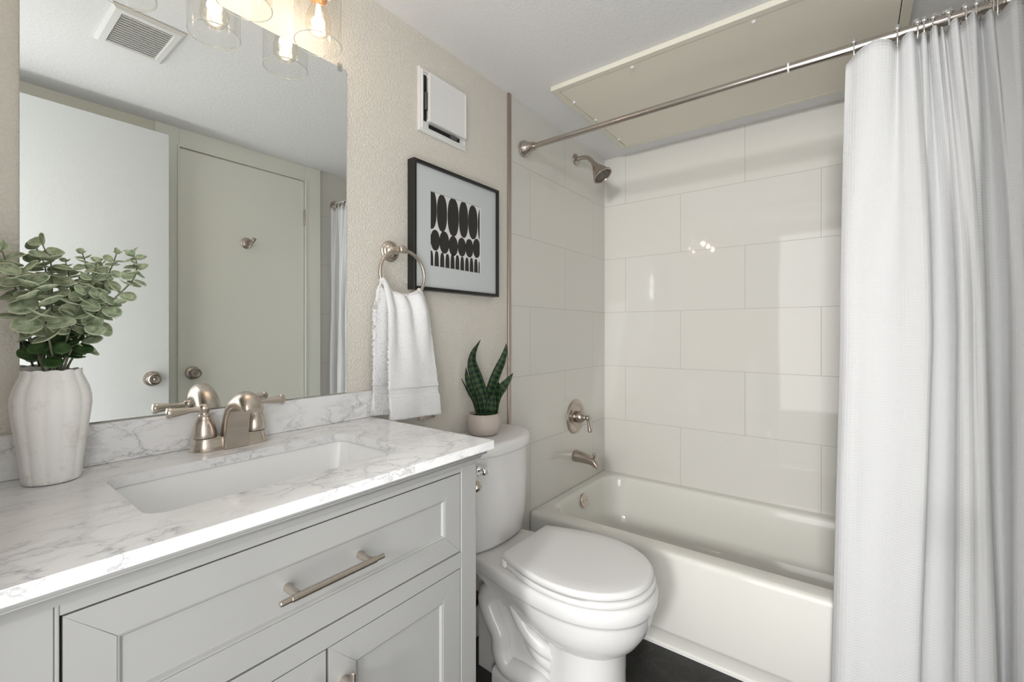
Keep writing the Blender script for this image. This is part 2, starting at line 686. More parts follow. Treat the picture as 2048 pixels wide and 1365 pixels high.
w_ = MB().box(XL - 0.09, XL, DW1, 0.0, 0.0, H)
w_.box(XL - 0.09, XL, YR, DW0, 0.0, H).box(XL - 0.09, XL, DW0, DW1, 2.075, H)
struct('wall_entry', w_, 'wall', smooth=0)
struct('trim_1', MB().box(-0.925, -0.905, -0.009, 0.02, 0.09, H), 'trim_metal', bevel=0.003)
struct('baseboard_left', MB().box(-1.64, -0.925, -0.013, 0.0, 0.0, 0.092, 0.004), 'trim_white')
# casing around the entry doorway
dc = MB().box(XL, XL + 0.012, DW1, DW1 + 0.06, 0, 2.135).box(XL, XL + 0.012, DW0, DW1, 2.075, 2.135)
struct('trim_2', dc, 'trim_white', bevel=0.003)
# casing around closet door: a flat frame reaching up to the ceiling
cc = MB().box(-1.74, -1.645, YR, YR + 0.014, 0, H).box(-1.014, -0.916, YR, YR + 0.014, 0, H).box(-1.645, -1.014, YR, YR + 0.014, 2.071, H)
struct('trim_3', cc, 'door_cream', bevel=0.002)
cs = MB()
cs.box(-1.653, -1.645, YR + 0.014, YR + 0.020, 0, 2.079).box(-1.014, -1.006, YR + 0.014, YR + 0.020, 0, 2.079).box(-1.645, -1.014, YR + 0.014, YR + 0.020, 2.071, 2.079)
struct('trim_4', cs, 'door_cream')
# white caulk line along the bath base
struct('trim_5', MB().box(-0.750, -0.742, -1.49, -0.003, 0.0, 0.006), 'caulk')


def door_knob(parent, x, y, z, sgn, privacy):
    k = MB().lathe([(0.033, 0), (0.033, 0.004), (0.030, 0.010), (0.018, 0.014), (0.013, 0.020), (0.014, 0.025),
                    (0.022, 0.030), (0.026, 0.037), (0.026, 0.045), (0.024, 0.050), (0.021, 0.052), (0.018, 0.048), (0.010, 0.046)],
                   (x, y, z), (0, sgn, 0), 40)
    kn = obj('door_knob', k, 'nickel', parent, label='round satin nickel door knob')
    bt = MB().lathe([(0.0065, 0.044), (0.0065, 0.053), (0.005, 0.055)], (x, y, z), (0, sgn, 0), 16)
    obj('lock_button', bt, 'nickel', kn)
    if privacy:
        obj('pin_hole', MB().lathe([(0.003, 0), (0.003, 0.0112)], (x - 0.022, y, z), (0, sgn, 0), 10), 'dark', kn)


d1 = thing('door_1', 'white flat entry door standing open, seen in the left of the mirror', 'door', (XL + 0.02, -1.352, 0.01), kind='structure')
obj('door_panel', MB().box(XL + 0.02, -1.72, -1.395, -1.360, 0.01, 2.068), 'door_white', d1, bevel=0.002)
door_knob(d1, -1.784, -1.360, 0.953, 1, False)
obj('latch_plate', MB().box(-1.7205, -1.7185, -1.389, -1.366, 0.93, 0.985), 'nickel', d1)
d2 = thing('door_2', 'cream flat closet door with a robe hook, seen in the middle of the mirror', 'door', (-1.33, YR + 0.005, 0.01), kind='structure')
obj('door_panel', MB().box(-1.6415, -1.0175, YR + 0.001, YR + 0.009, 0.01, 2.067), 'door_cream', d2)
door_knob(d2, -1.588, YR + 0.009, 0.957, 1, True)
hk = MB().lathe([(0.030, 0), (0.030, 0.004), (0.024, 0.009), (0.014, 0.013), (0.009, 0.022)], (-1.338, YR + 0.009, 1.645), (0, 1, 0), 32)
hk.tube(catmull([(-1.338, YR + 0.025, 1.645), (-1.336, YR + 0.055, 1.642), (-1.333, YR + 0.076, 1.648), (-1.330, YR + 0.090, 1.662)], 12), [0.0085] * 10 + [0.008, 0.009, 0.0095], 12)
obj('robe_hook', hk, 'nickel', d2)
for hz in (1.85, 0.32):
    hg = MB().lathe([(0.006, -0.045), (0.006, 0.045)], (-1.0155, YR + 0.014, hz), (0, 0, 1), 14)
    obj('hinge', hg, 'nickel', d2)

# ------------------------------------------------------------------ mirror
mr = thing('mirror', 'large frameless wall mirror above the backsplash', 'mirror', (-1.986, -0.003, 0.992))
mb = MB().box(-2.298, -1.674, -0.0065, -0.0005, 0.992, 1.904)
for f in range(len(mb.f)):
    ys = [mb.v[i][1] for i in mb.f[f]]
    mb.mi[f] = 0 if max(ys) < -0.006 else 1
obj('mirror_glass', mb, ['mirror', 'mirror_edge'], mr, smooth=0)
cl = MB().box(-1.700, -1.688, -0.0105, -0.0066, 1.893, 1.912, 0.0015).box(-1.700, -1.688, -0.0105, -0.0005, 1.9045, 1.916, 0.0015)
obj('mirror_clip', cl, 'clear_plastic', mr, label='small clear plastic clip')

# ------------------------------------------------------------------ vanity cabinet
van = thing('vanity_cabinet', 'light grey bathroom vanity cabinet with one wide drawer above two doors', 'cabinet', (-2.05, -0.24, 0))
b_ = MB()
b_.box(-1.689, -1.641, -0.470, -0.448, 0.0, 0.886)            # right stile
b_.box(-2.3125, -2.3085, -0.470, -0.448, 0.0, 0.886)          # thin left stile
b_.box(-2.3085, -1.689, -0.470, -0.448, 0.857, 0.886)         # top rail
b_.box(-2.3085, -1.689, -0.470, -0.448, 0.649, 0.683)         # middle rail
b_.box(-2.3085, -1.689, -0.470, -0.448, 0.0, 0.095)           # bottom rail
b_.box(-1.662, -1.641, -0.4475, -0.006, 0.0, 0.886)           # side panel
b_.box(-2.40, -1.662, -0.4300, -0.420, 0.05, 0.886)           # inner back of openings
obj('carcass', b_, 'cabinet', van, bevel=0.0012)
obj('filler_panel', MB().box(-2.468, -2.3128, -0.470, -0.448, 0.0, 0.886), 'cabinet', van, bevel=0.0012)
cv = MB()
prof = [(0.0, 0.8705), (0.004, 0.8705), (0.006, 0.877), (0.011, 0.884), (0.017, 0.888), (0.018, 0.8935)]
yf, xr = -0.4702, -1.6408
rings = []
for d, z in prof:
    rings.append([(-2.468, yf - d, z), (xr + d, yf - d, z), (xr + d, -0.006, z)])
cv.loft(rings, False, False, closed=False)
cv.box(-2.468, xr + 0.017, -0.487, -0.455, 0.8865, 0.8938).box(xr - 0.02, xr + 0.017, -0.455, -0.006, 0.8865, 0.8938)
obj('cornice_moulding', cv, 'cabinet', van, smooth=60)


def shaker(name, x0, x1, z0, z1, fw, parent):
    """inset front: four mitred members, stepped bead, recessed panel"""
    s = MB()
    yf, yb, g = -0.4685, -0.450, 0.00012
    xi0, xi1, zi0, zi1 = x0 + fw, x1 - fw, z0 + fw, z1 - fw
    for q in ([(x0, z1), (x1, z1), (xi1, zi1), (xi0, zi1)], [(x0, z0), (xi0, zi0), (xi1, zi0), (x1, z0)],
              [(x0, z0), (x0, z1), (xi0, zi1), (xi0, zi0)], [(x1, z0), (xi1, zi0), (xi1, zi1), (x1, z1)]):
        cx, cz = sum(p[0] for p in q) / 4, sum(p[1] for p in q) / 4
        qq = [(p[0] + (g if p[0] < cx else -g) * 0.8, p[1] + (g if p[1] < cz else -g) * 0.8) for p in q]
        s.poly_prism([(p[0], yf, p[1]) for p in qq], (0, yb - yf, 0))
    # bead ring then flat panel
    loops = []
    for ins, yy in ((0.0, yf + 0.0015), (0.0025, yf + 0.0020), (0.0060, yf + 0.0065)):
        loops.append([(xi0 + ins, yy, zi0 + ins), (xi1 - ins, yy, zi0 + ins), (xi1 - ins, yy, zi1 - ins), (xi0 + ins, yy, zi1 - ins)])
    s.loft(loops, False, True)
    return obj(name, s, 'cabinet', parent, bevel=0.0004, smooth=20)


def bar_pull(parent, p0, p1, mounts, base_y):
    a, c = Vector(p0), Vector(p1)
    d = (c - a).normalized()
    L = (c - a).length
    e = 0.017
    h = MB()
    h.lathe([(0.0030, 0), (0.0044, 0.0012), (0.0044, e), (0.0056, e), (0.0056, L - e), (0.0044, L - e), (0.0044, L - 0.0012), (0.003, L)], a, d, 20)
    hb = obj('handle', h, 'nickel_light', parent, label='slim brushed champagne bar pull')
    for q in mounts:
        s = MB().lathe([(0.0062, 0), (0.0062, abs(p0[1] - base_y) - 0.002)], (q[0], base_y, q[1]), (0, -1, 0), 18)
        obj('handle_post', s, 'nickel_light', hb)


dr = shaker('drawer', -2.3060, -1.6912, 0.6855, 0.8548, 0.045, van)
bar_pull(dr, (-2.090, -0.4985, 0.7735), (-1.912, -0.4985, 0.7735), ((-2.062, 0.7735), (-1.937, 0.7735)), -0.4622)
dl = shaker('door', -2.3060, -2.0025, 0.0975, 0.6470, 0.050, van)
bar_pull(dl, (-2.028, -0.4985, 0.43), (-2.028, -0.4985, 0.606), ((-2.028, 0.46), (-2.028, 0.58)), -0.4685)
dr2 = shaker('door', -1.9975, -1.6912, 0.0975, 0.6470, 0.050, van)
bar_pull(dr2, (-1.972, -0.4985, 0.43), (-1.972, -0.4985, 0.606), ((-1.972, 0.46), (-1.972, 0.58)), -0.4685)

# countertop with a rounded rectangular cut-out
ct = MB()
o0 = [rrect(-2.468, -1.600, -0.490, -0.0005, 0.002, z, 6, 12) for z in (0.894, 0.912)]
i0 = [rrect(-2.214, -1.768, -0.388, -0.138, 0.028, z, 6, 12) for z in (0.894, 0.912)]
ct.loft([o0[0], o0[1]], False, False)
ct.loft([o0[1], i0[1]], False, False)
ct.loft([i0[1], i0[0]], False, False)
ct.loft([i0[0], o0[0]], False, False)
props(obj('countertop', ct, 'quartz', bevel=0.0012, smooth=30), 'white quartz countertop with grey veins on the vanity cabinet', 'countertop')
props(obj('backsplash', MB().box(-2.468, -1.592, -0.020, -0.0005, 0.9122, 0.989), 'quartz', bevel=0.0015),
      'low white veined quartz backsplash under the mirror', 'backsplash')
# undermount basin
sk = MB()
rg = []
for ins, z, r in ((-0.012, 0.8935, 0.036), (-0.004, 0.8935, 0.032), (-0.003, 0.889, 0.034), (0.004, 0.86, 0.04), (0.016, 0.80, 0.05), (0.024, 0.772, 0.055), (0.040, 0.758, 0.05), (0.08, 0.754, 0.03)):
    rg.append(rrect(-2.214 + ins, -1.768 - ins, -0.388 + ins, -0.138 - ins, r, z, 8, 12))
sk.loft(rg, False, True)
rg2 = []
for ins, z, r in ((-0.012, 0.8935, 0.036), (-0.012, 0.875, 0.036), (0.010, 0.78, 0.05), (0.03, 0.746, 0.05), (0.08, 0.742, 0.03)):
    rg2.append(rrect(-2.214 + ins, -1.768 - ins, -0.388 + ins, -0.138 - ins, r, z, 8, 12))
sk.loft(rg2, False, True)
sink = thing('sink_basin', 'white rectangular undermount sink set in the veined countertop', 'sink', (-1.99, -0.263, 0.742))
obj('basin', sk, 'sink', sink, smooth=50)
dn = MB().lathe([(0.022, 0.0005), (0.022, 0.003), (0.018, 0.005), (0.012, 0.004)], (-1.99, -0.263, 0.754), (0, 0, 1), 28)
obj('drain', dn, 'nickel', sink, label='brushed nickel drain')

# ------------------------------------------------------------------ faucet
FX, FY, FZ = -1.987, -0.053, 0.9121
fa = thing('faucet', 'brushed nickel two-handle arched faucet on the countertop', 'faucet', (FX, FY, FZ))


def stadium(hl, r, z, n=14):
    pts = []
    for k in range(n + 1):
        a = -PI / 2 + PI * k / n
        pts.append((FX + hl - r + r * math.cos(a), FY + r * math.sin(a), z))
    for k in range(n + 1):
        a = PI / 2 + PI * k / n
        pts.append((FX - hl + r + r * math.cos(a), FY + r * math.sin(a), z))
    return pts


bs = MB().loft([stadium(0.078, 0.0300, FZ), stadium(0.0785, 0.0305, FZ + 0.002), stadium(0.0755, 0.0275, FZ + 0.006), stadium(0.0735, 0.0255, FZ + 0.010),
                stadium(0.0735, 0.0255, FZ + 0.012), stadium(0.0715, 0.0235, FZ + 0.018), stadium(0.0710, 0.0230, FZ + 0.025), stadium(0.0695, 0.0215, FZ + 0.0262)])
obj('base_plate', bs, 'nickel_light', fa, smooth=50)
for s in (-1, 1):
    hx = FX + s * 0.0505
    z0 = FZ + 0.0266
    bl = MB().lathe([(0.0195, 0.0), (0.0225, 0.0008), (0.0228, 0.004), (0.0222, 0.012), (0.0205, 0.022), (0.0180, 0.031), (0.0145, 0.039), (0.0112, 0.044),
                     (0.0115, 0.0450), (0.0118, 0.0465), (0.0100, 0.0480), (0.0080, 0.0500), (0.0082, 0.0540), (0.0100, 0.0570),
                     (0.0112, 0.0610), (0.0108, 0.0655), (0.0085, 0.0690), (0.0040, 0.0712), (0.0005, 0.0716)], (hx, FY, z0), (0, 0, 1), 32)
    hd = obj('handle', bl, 'nickel_light', fa, smooth=50)
    zc = z0 + 0.0615
    lv = MB().lathe([(0.0070, 0.000), (0.0066, 0.010), (0.0056, 0.018), (0.0055, 0.022), (0.0066, 0.032), (0.0086, 0.045), (0.0098, 0.056), (0.0100, 0.058), (0.0112, 0.0585),
                     (0.0114, 0.0625), (0.0105, 0.0650), (0.0060, 0.0665), (0.0005, 0.0670)], (hx, FY, zc), (s, 0.02, 0.0 if s > 0 else -0.03), 24)
    obj('lever', lv, 'nickel_light', hd, smooth=50)
# spout: front / back profile pairs in the y-z plane, D-shaped sections between them
PRF = [(-.0860, .9128, -.034, .9128, .0250), (-.0865, .935, -.040, .938, .0246), (-.089, .960, -.050, .968, .0240), (-.096, .982, -.064, .996, .0234), (-.108, .997, -.084, 1.018, .0228),
       (-.124, 1.003, -.108, 1.032, .0222), (-.138, 1.003, -.130, 1.0375, .0216), (-.150, 1.001, -.151, 1.033, .0210), (-.160, .998, -.167, 1.019, .0202), (-.166, .996, -.174, 1.006, .0188)]
Fp = catmull([(0, a, z) for a, z, c, d, h in PRF], 36)
Bp = catmull([(h, c, d) for a, z, c, d, h in PRF], 36)
rings = []
for F, B in zip(Fp, Bp):
    hw = B.x
    F0, B0 = Vector((FX, F.y, F.z)), Vector((FX, B.y, B.z))
    mid = F0.lerp(B0, 0.28)
    ring = []
    for k in range(21):
        a = PI * k / 20
        ring.append(mid + Vector((hw * math.copysign(abs(math.cos(a)) ** 0.9, math.cos(a)), 0, 0)) + (B0 - mid) * (math.sin(a) ** 0.85))
    ring.append(F0.lerp(mid, 0.15) - Vector((hw, 0, 0)))
    ring.append(F0 - Vector((hw * 0.95, 0, 0)))
    ring.append(F0 + Vector((hw * 0.95, 0, 0)))
    ring.append(F0.lerp(mid, 0.15) + Vector((hw, 0, 0)))
    rings.append(ring)
spo = obj('spout', MB().loft(rings), 'nickel_light', fa, smooth=42)
pr = []
for F, B in list(zip(Fp, Bp))[:21]:
    hw = B.x * 0.90
    d = (Vector((0, F.y, F.z)) - Vector((0, B.y, B.z))).normalized()
    a0, a1 = Vector((FX, F.y, F.z)) - d * 0.0005, Vector((FX, F.y, F.z)) + d * 0.0022
    X = Vector((hw, 0, 0))
    pr.append([a0 - X, a0 + X, a1 + X, a1 - X])
obj('front_plate', MB().loft(pr), 'nickel_light', spo, smooth=30, label='smooth flat plate on the front of the spout')

# ------------------------------------------------------------------ vase with eucalyptus
VX, VY, VZ = -2.267, -0.076, 0.9121
va = MB()
prof = [(0.0005, 0.001), (0.030, 0.0005), (0.0345, 0.002), (0.0358, 0.008), (0.0375, 0.03), (0.0420, 0.07), (0.0465, 0.105), (0.0490, 0.128), (0.0485, 0.142), (0.0455, 0.157),
        (0.0405, 0.170), (0.0372, 0.178), (0.0365, 0.182), (0.0368, 0.186), (0.0360, 0.1875), (0.0335, 0.186), (0.0330, 0.175), (0.038, 0.155), (0.042, 0.125), (0.034, 0.03), (0.0005, 0.02)]
va.lathe(prof, (VX, VY, VZ), (0, 0, 1), 120, False, False,
         mod=lambda th, h: 1 + 0.042 * (abs(math.cos(6 * th + 0.4)) ** 0.8 - 0.6) * (1.0 if h > 0.004 else 0.6))
for i, p in enumerate(va.v):
    ang = math.atan2(p[1] - VY, p[0] - VX)
    if p[2] > VZ + 0.17:
        va.v[i] = (p[0], p[1], p[2] + 0.0022 * (abs(math.cos(6 * ang + 0.4)) - 0.6))
props(obj('vase', va, 'vase', smooth=60), 'matte white ribbed ceramic vase on the countertop, holding eucalyptus', 'vase')

STEMS = {
 'A': ([(-2.262, -0.079, 1.00), (-2.266, -0.087, 1.097), (-2.274, -0.119, 1.139), (-2.283, -0.132, 1.177), (-2.291, -0.128, 1.215), (-2.299, -0.126, 1.235), (-2.306, -0.126, 1.252)], 0.0165, 0.0125, 12),
 'B': ([(-2.266, -0.070, 1.00), (-2.267, -0.053, 1.095), (-2.264, -0.040, 1.151), (-2.262, -0.034, 1.220), (-2.263, -0.034, 1.262), (-2.265, -0.039, 1.287), (-2.274, -0.037, 1.313)], 0.0155, 0.0115, 10),
 'C': ([(-2.268, -0.076, 1.00), (-2.276, -0.066, 1.096), (-2.291, -0.063, 1.152), (-2.302, -0.057, 1.213), (-2.310, -0.055, 1.247), (-2.316, -0.054, 1.272), (-2.321, -0.056, 1.293)], 0.0160, 0.0110, 10),
 'D': ([(-2.266, -0.078, 1.00), (-2.255, -0.085, 1.096), (-2.240, -0.096, 1.149), (-2.219, -0.108, 1.190), (-2.190, -0.121, 1.229), (-2.171, -0.129, 1.259), (-2.167, -0.127, 1.286), (-2.172, -0.121, 1.305)], 0.0160, 0.0060, 15),
 'E': ([(-2.266, -0.074, 1.00), (-2.250, -0.075, 1.095), (-2.234, -0.072, 1.132), (-2.219, -0.075, 1.163), (-2.205, -0.077, 1.194), (-2.199, -0.076, 1.213), (-2.201, -0.074, 1.237)], 0.0150, 0.0090, 9),
 'F': ([(-2.265, -0.075, 1.00), (-2.258, -0.073, 1.095), (-2.236, -0.077, 1.156), (-2.217, -0.077, 1.205), (-2.204, -0.079, 1.246), (-2.194, -0.083, 1.275), (-2.186, -0.085, 1.305)], 0.0150, 0.0062, 12),
 'G': ([(-2.267, -0.074, 1.00), (-2.261, -0.069, 1.095), (-2.245, -0.082, 1.156), (-2.230, -0.093, 1.202), (-2.223, -0.094, 1.243), (-2.227, -0.089, 1.277), (-2.231, -0.084, 1.299)], 0.0150, 0.0052, 13),
 'H': ([(-2.267, -0.081, 1.00), (-2.261, -0.085, 1.096), (-2.254, -0.103, 1.147), (-2.242, -0.110, 1.196), (-2.231, -0.117, 1.228), (-2.222, -0.120, 1.259), (-2.220, -0.123, 1.281)], 0.0150, 0.0058, 12),
}
SLAB = {
 'A': 'front left eucalyptus sprig leaning over the vase rim, with large pale leaves',
 'B': 'straight upright eucalyptus sprig with the tallest tip, nearest the mirror',
 'C': 'leftmost eucalyptus sprig, leaning towards the left edge of the photo',
 'D': 'rightmost eucalyptus sprig, arching out to the right over the mirror',
 'E': 'short eucalyptus sprig low on the right side, behind the arching one',
 'F': 'eucalyptus sprig ending in a single round leaf, second tip from the right',
 'G': 'eucalyptus sprig with a small pointed tip in the middle of the bunch',
 'H': 'slender eucalyptus sprig with a small round tip just right of the middle',
}


def leaf(mb, c, fwd, nrm, r, long=0.98):
    f = fwd.normalized()
    nn = (nrm - f * nrm.dot(f)).normalized()
    s = f.cross(nn)
    o = len(mb.v)
    cen = c + f * r * long
    mb.vert(cen - nn * r * 0.10, (0.5, 0.5))
    N = 16
    for ring, q in ((1, 0.55), (2, 1.0)):
        for k in range(N):
            a = 2 * PI * k / N
            x, y = math.cos(a) * q, math.sin(a) * q
            yy = y * long
            wob = 1 + 0.05 * math.sin(3 * a + r * 900)
            p = cen + s * x * r * wob + f * yy * r + nn * r * (0.16 * (q * q) * (0.35 + abs(x)) - 0.10 * (1 - q))
            mb.vert(p, (0.5 + x * 0.49, 0.5 + y * 0.49))
    for k in range(N):
        k2 = (k + 1) % N
        mb.face((o, o + 1 + k, o + 1 + k2))
        mb.face((o + 1 + k, o + 1 + N + k, o + 1 + N + k2, o + 1 + k2))


def sprig(key, name='eucalyptus_sprig'):
    pts, r0, r1, npair = STEMS[key]
    root = thing(name, SLAB[key], 'plant sprig', pts[0], 'eucalyptus sprigs in the vase')
    path = catmull(pts, 40)
    n = len(path)
    obj('stem', MB().tube(path, [0.0019 - 0.0010 * i / (n - 1) for i in range(n)], 8), 'stem', root, smooth=60)
    lm, ld = MB(), MB()
    rnd = random.Random(ord(key))
    phase = rnd.uniform(0, PI)
    for k in range(npair):
        t = k / (npair - 1)
        u = 0.26 + 0.74 * t ** 0.92
        i = min(n - 1, int(u * (n - 1)))
        p = path[i]
        d = (path[min(i + 1, n - 1)] - path[max(i - 1, 0)]).normalized()
        r = (r0 + (r1 - r0) * t) * rnd.uniform(0.95, 1.22)
        a0 = phase + k * PI / 2 + rnd.uniform(-0.3, 0.3)
        ref = Vector((1, 0, 0)) - d * d.x
        ref.normalize()
        bi = d.cross(ref)
        for s in (0, PI):
            a = a0 + s
            out = ref * math.cos(a) + bi * math.sin(a)
            lift = rnd.uniform(-0.15, 0.45) + 0.75 * max(0, t - 0.85) / 0.15
            f = (out + d * lift + Vector((0, 0, -0.08))).normalized()
            nn = (d * 0.45 + Vector((rnd.uniform(-.7, .4), rnd.uniform(-1.1, .1), 0.25)) - out * 0.2)
            c = p + out * 0.0012
            if (c + f * r * 2.3).y > -0.010:
                f.y = min(f.y, (-0.012 - c.y) / (r * 2.3))
                f.normalize()
            r *= 0.85 if t < 0.10 else 1
            tgt = ld if (t < 0.10) else lm
            leaf(tgt, c, f, nn, r)
    if lm.v:
        for i, p in enumerate(lm.v):
            if p[1] > -0.009:
                lm.v[i] = (p[0], -0.009, p[2])
        obj('leaves', lm, 'euc', root, smooth=60, fixn=False, solid=0.0006)
    if ld.v:
        obj('lower_leaves', ld, 'euc_dark', root, smooth=60, fixn=False, solid=0.0006, label='darker green leaves at the vase rim')


for key in 'ABCDEFGH':
    sprig(key)

# ------------------------------------------------------------------ vanity light
vl = thing('vanity_light', 'three-light wall fixture with clear glass cylinder shades above the mirror', 'light fixture', (-1.973, -0.002, 2.06))
obj('back_plate', MB().box(-2.075, -1.871, -0.018, -0.0005, 2.03, 2.11, 0.006), 'nickel', vl)
arm = MB().tube([(-2.20, -0.062, 2.085), (-1.75, -0.062, 2.085)], 0.009, 16)
for ax in (-2.03, -1.915):
    arm.tube([(ax, -0.012, 2.07), (ax, -0.045, 2.080), (ax, -0.062, 2.085)], 0.007, 12)
obj('cross_bar', arm, 'nickel', vl)
for k, lx in enumerate((-2.142, -1.974, -1.804)):
    ly = -0.090
    sk_ = MB().tube([(lx, -0.062, 2.085), (lx, -0.082, 2.083), (lx, ly, 2.070), (lx, ly, 2.045)], 0.008, 12)
    sk_.lathe([(0.026, 0.0), (0.030, -0.004), (0.030, -0.010), (0.024, -0.014), (0.019, -0.018)], (lx, ly, 2.050), (0, 0, 1), 28)
    obj('holder', sk_, 'nickel', vl, smooth=45)
    so = MB().lathe([(0.019, 2.036), (0.019, 2.000), (0.0205, 1.996), (0.0205, 1.990), (0.0145, 1.988)], (lx, ly, 0), (0, 0, 1), 28)
    obj('socket', so, 'brass', vl, smooth=45)
    sh = MB().lathe([(0.020, 2.034), (0.044, 2.034), (0.0515, 2.030), (0.0545, 2.020), (0.0545, 1.8815), (0.0556, 1.8800), (0.0552, 1.8783), (0.0538, 1.8780), (0.0530, 1.8790), (0.0530, 1.8830)], (lx, ly, 0), (0, 0, 1), 56, False, False)
    gs = obj('glass_shade', sh, 'glass', vl, smooth=50)
    obj('rim', MB().tube([(lx + 0.0542 * math.cos(2 * PI * q / 64), ly + 0.0542 * math.sin(2 * PI * q / 64), 1.8788) for q in range(64)], 0.0009, 8, closed=True), 'glass_edge', gs)
    bg = MB().lathe([(0.0125, 1.992), (0.0140, 1.982), (0.0190, 1.970), (0.0250, 1.955), (0.0290, 1.940), (0.0300, 1.928), (0.0280, 1.916), (0.0220, 1.907), (0.0120, 1.902), (0.0008, 1.9005)],
                    (lx, ly, 0), (0, 0, 1), 36, False, False)
    bu = obj('bulb', bg, 'bulb_glass', vl, smooth=60)
    fl = MB()
    for q in range(6):
        a = 2 * PI * q / 6
        fl.tube([(lx + 0.004 * math.cos(a), ly + 0.004 * math.sin(a), 1.978), (lx + 0.0105 * math.cos(a + 0.5), ly + 0.0105 * math.sin(a + 0.5), 1.921)], 0.0011, 6)
    obj('filament', fl, 'filament', bu)
    L = bpy.data.lights.new('bulb_light', 'POINT')
    L.energy = BULB_W
    L.color = (1.0, 0.84, 0.70)
    L.shadow_soft_size = 0.016
    lo = bpy.data.objects.new('bulb_light', L)
    lo.location = (lx, ly, 1.948)
    COL.objects.link(lo)

# ------------------------------------------------------------------ wall vent
vx0, vx1, vz0, vz1 = -1.410, -1.182, 1.832, 2.045
vt = thing('wall_vent', 'square white wall vent with a raised flat cover, above the framed print', 'vent', ((vx0 + vx1) / 2, 0, vz0))
fr = MB()
rr = []
for ins, y in ((0, -0.0005), (0, -0.006), (0.004, -0.010), (0.008, -0.011), (0.011, -0.015), (0.014, -0.0155), (0.0165, -0.010)):
    rr.append([(vx0 + ins, y, vz0 + ins), (vx1 - ins, y, vz0 + ins), (vx1 - ins, y, vz1 - ins), (vx0 + ins, y, vz1 - ins)])
fr.loft(rr, False, True)
obj('frame', fr, 'plastic', vt, smooth=25)
sl = MB().box(-1.394, -1.380, -0.0135, -0.0102, 1.868, 2.020).box(-1.368, -1.222, -0.0135, -0.0102, 1.850, 1.862)
obj('air_slots', sl, 'dark', vt)
obj('bracket', MB().box(-1.390, -1.376, -0.021, -0.0104, 1.905, 1.962), 'grey_metal', vt, bevel=0.001)
obj('bracket', MB().box(-1.272, -1.242, -0.020, -0.0104, 1.848, 1.860), 'grey_metal', vt, bevel=0.001)
cvx0, cvx1, cvz0, cvz1 = -1.384, -1.208, 1.862, 2.024
cvr = MB()
rr = []
for ins, y in ((0.003, -0.0102), (0.0025, -0.018), (0, -0.024), (0, -0.0335), (0.001, -0.0345), (0.004, -0.0345), (0.006, -0.0322), (0.009, -0.0320)):
    rr.append([(cvx0 + ins, y, cvz0 + ins), (cvx1 - ins, y, cvz0 + ins), (cvx1 - ins, y, cvz1 - ins), (cvx0 + ins, y, cvz1 - ins)])
cvr.loft(rr[2:], True, True)
for cx in (cvx0 + 0.004, cvx1 - 0.012):
    for cz in (cvz0 + 0.002, cvz1 - 0.012):
        cvr.box(cx, cx + 0.010, -0.0245, -0.0102, cz, cz + 0.010)
obj('cover', cvr, 'plastic', vt, smooth=25)

# ------------------------------------------------------------------ framed print
fx0, fx1, fz0, fz1 = -1.450, -1.018, 1.301, 1.723
pf = thing('picture_frame', 'black framed print of black oval shapes with a pale grey mat', 'picture', (-1.234, 0, fz0))
q = MB()
rr = []
fw_ = 0.0105
for ins, y in ((0, -0.001), (0, -0.0325), (0.0008, -0.0333), (fw_ - 0.0008, -0.0333), (fw_, -0.0325), (fw_, -0.020)):
    rr.append([(fx0 + ins, y, fz0 + ins), (fx1 - ins, y, fz0 + ins), (fx1 - ins, y, fz1 - ins), (fx0 + ins, y, fz1 - ins)])
q.loft(rr, True, False)
obj('frame', q, 'black', pf, smooth=25)
px0, px1, pz0, pz1 = -1.371, -1.118, 1.385, 1.637
q = MB()
o1 = [(fx0 + 0.009, -0.0235, fz0 + 0.009), (fx1 - 0.009, -0.0235, fz0 + 0.009), (fx1 - 0.009, -0.0235, fz1 - 0.009), (fx0 + 0.009, -0.0235, fz1 - 0.009)]
i1 = [(px0, -0.0235, pz0), (px1, -0.0235, pz0), (px1, -0.0235, pz1), (px0, -0.0235, pz1)]
i2 = [(px0 + 0.0015, -0.0200, pz0 + 0.0015), (px1 - 0.0015, -0.0200, pz0 + 0.0015), (px1 - 0.0015, -0.0200, pz1 - 0.0015), (px0 + 0.0015, -0.0200, pz1 - 0.0015)]
q.loft([o1, i1, i2], False, False)
obj('mat_board', q, 'mat_board', pf, smooth=0)
art = obj('art_print', MB().box(px0 - 0.01, px1 + 0.01, -0.0198, -0.0185, pz0 - 0.01, pz1 + 0.01), 'paper', pf, smooth=0)
# printed shapes, clipped to the sheet opening
q = MB()
def blob(cx, cz, rx, rz, e=2.0, flat=None):
    pts = []
    N = 40
    for k in range(N):
        a = 2 * PI * k / N
        ca, sa = math.cos(a), math.sin(a)
        x = cx + rx * math.copysign(abs(ca) ** (2 / e), ca)
        z = cz + rz * math.copysign(abs(sa) ** (2 / e), sa)
        x = min(max(x, px0 + 0.0018), px1 - 0.0018)
        z = min(max(z, pz0 + 0.0018), pz1 - 0.0018)
        pts.append((x, -0.0199, z))
    q.poly_prism(pts, (0, -0.00035, 0))
for cx, rx, zc, rz in ((-1.366, 0.0245, 1.578, 0.068), (-1.3155, 0.0228, 1.573, 0.064), (-1.261, 0.0265, 1.570, 0.068), (-1.2080, 0.0232, 1.572, 0.066), (-1.1575, 0.0245, 1.572, 0.063), (-1.113, 0.016, 1.57, 0.062)):
    blob(cx, zc, rx * 1.05, rz, 2.3)
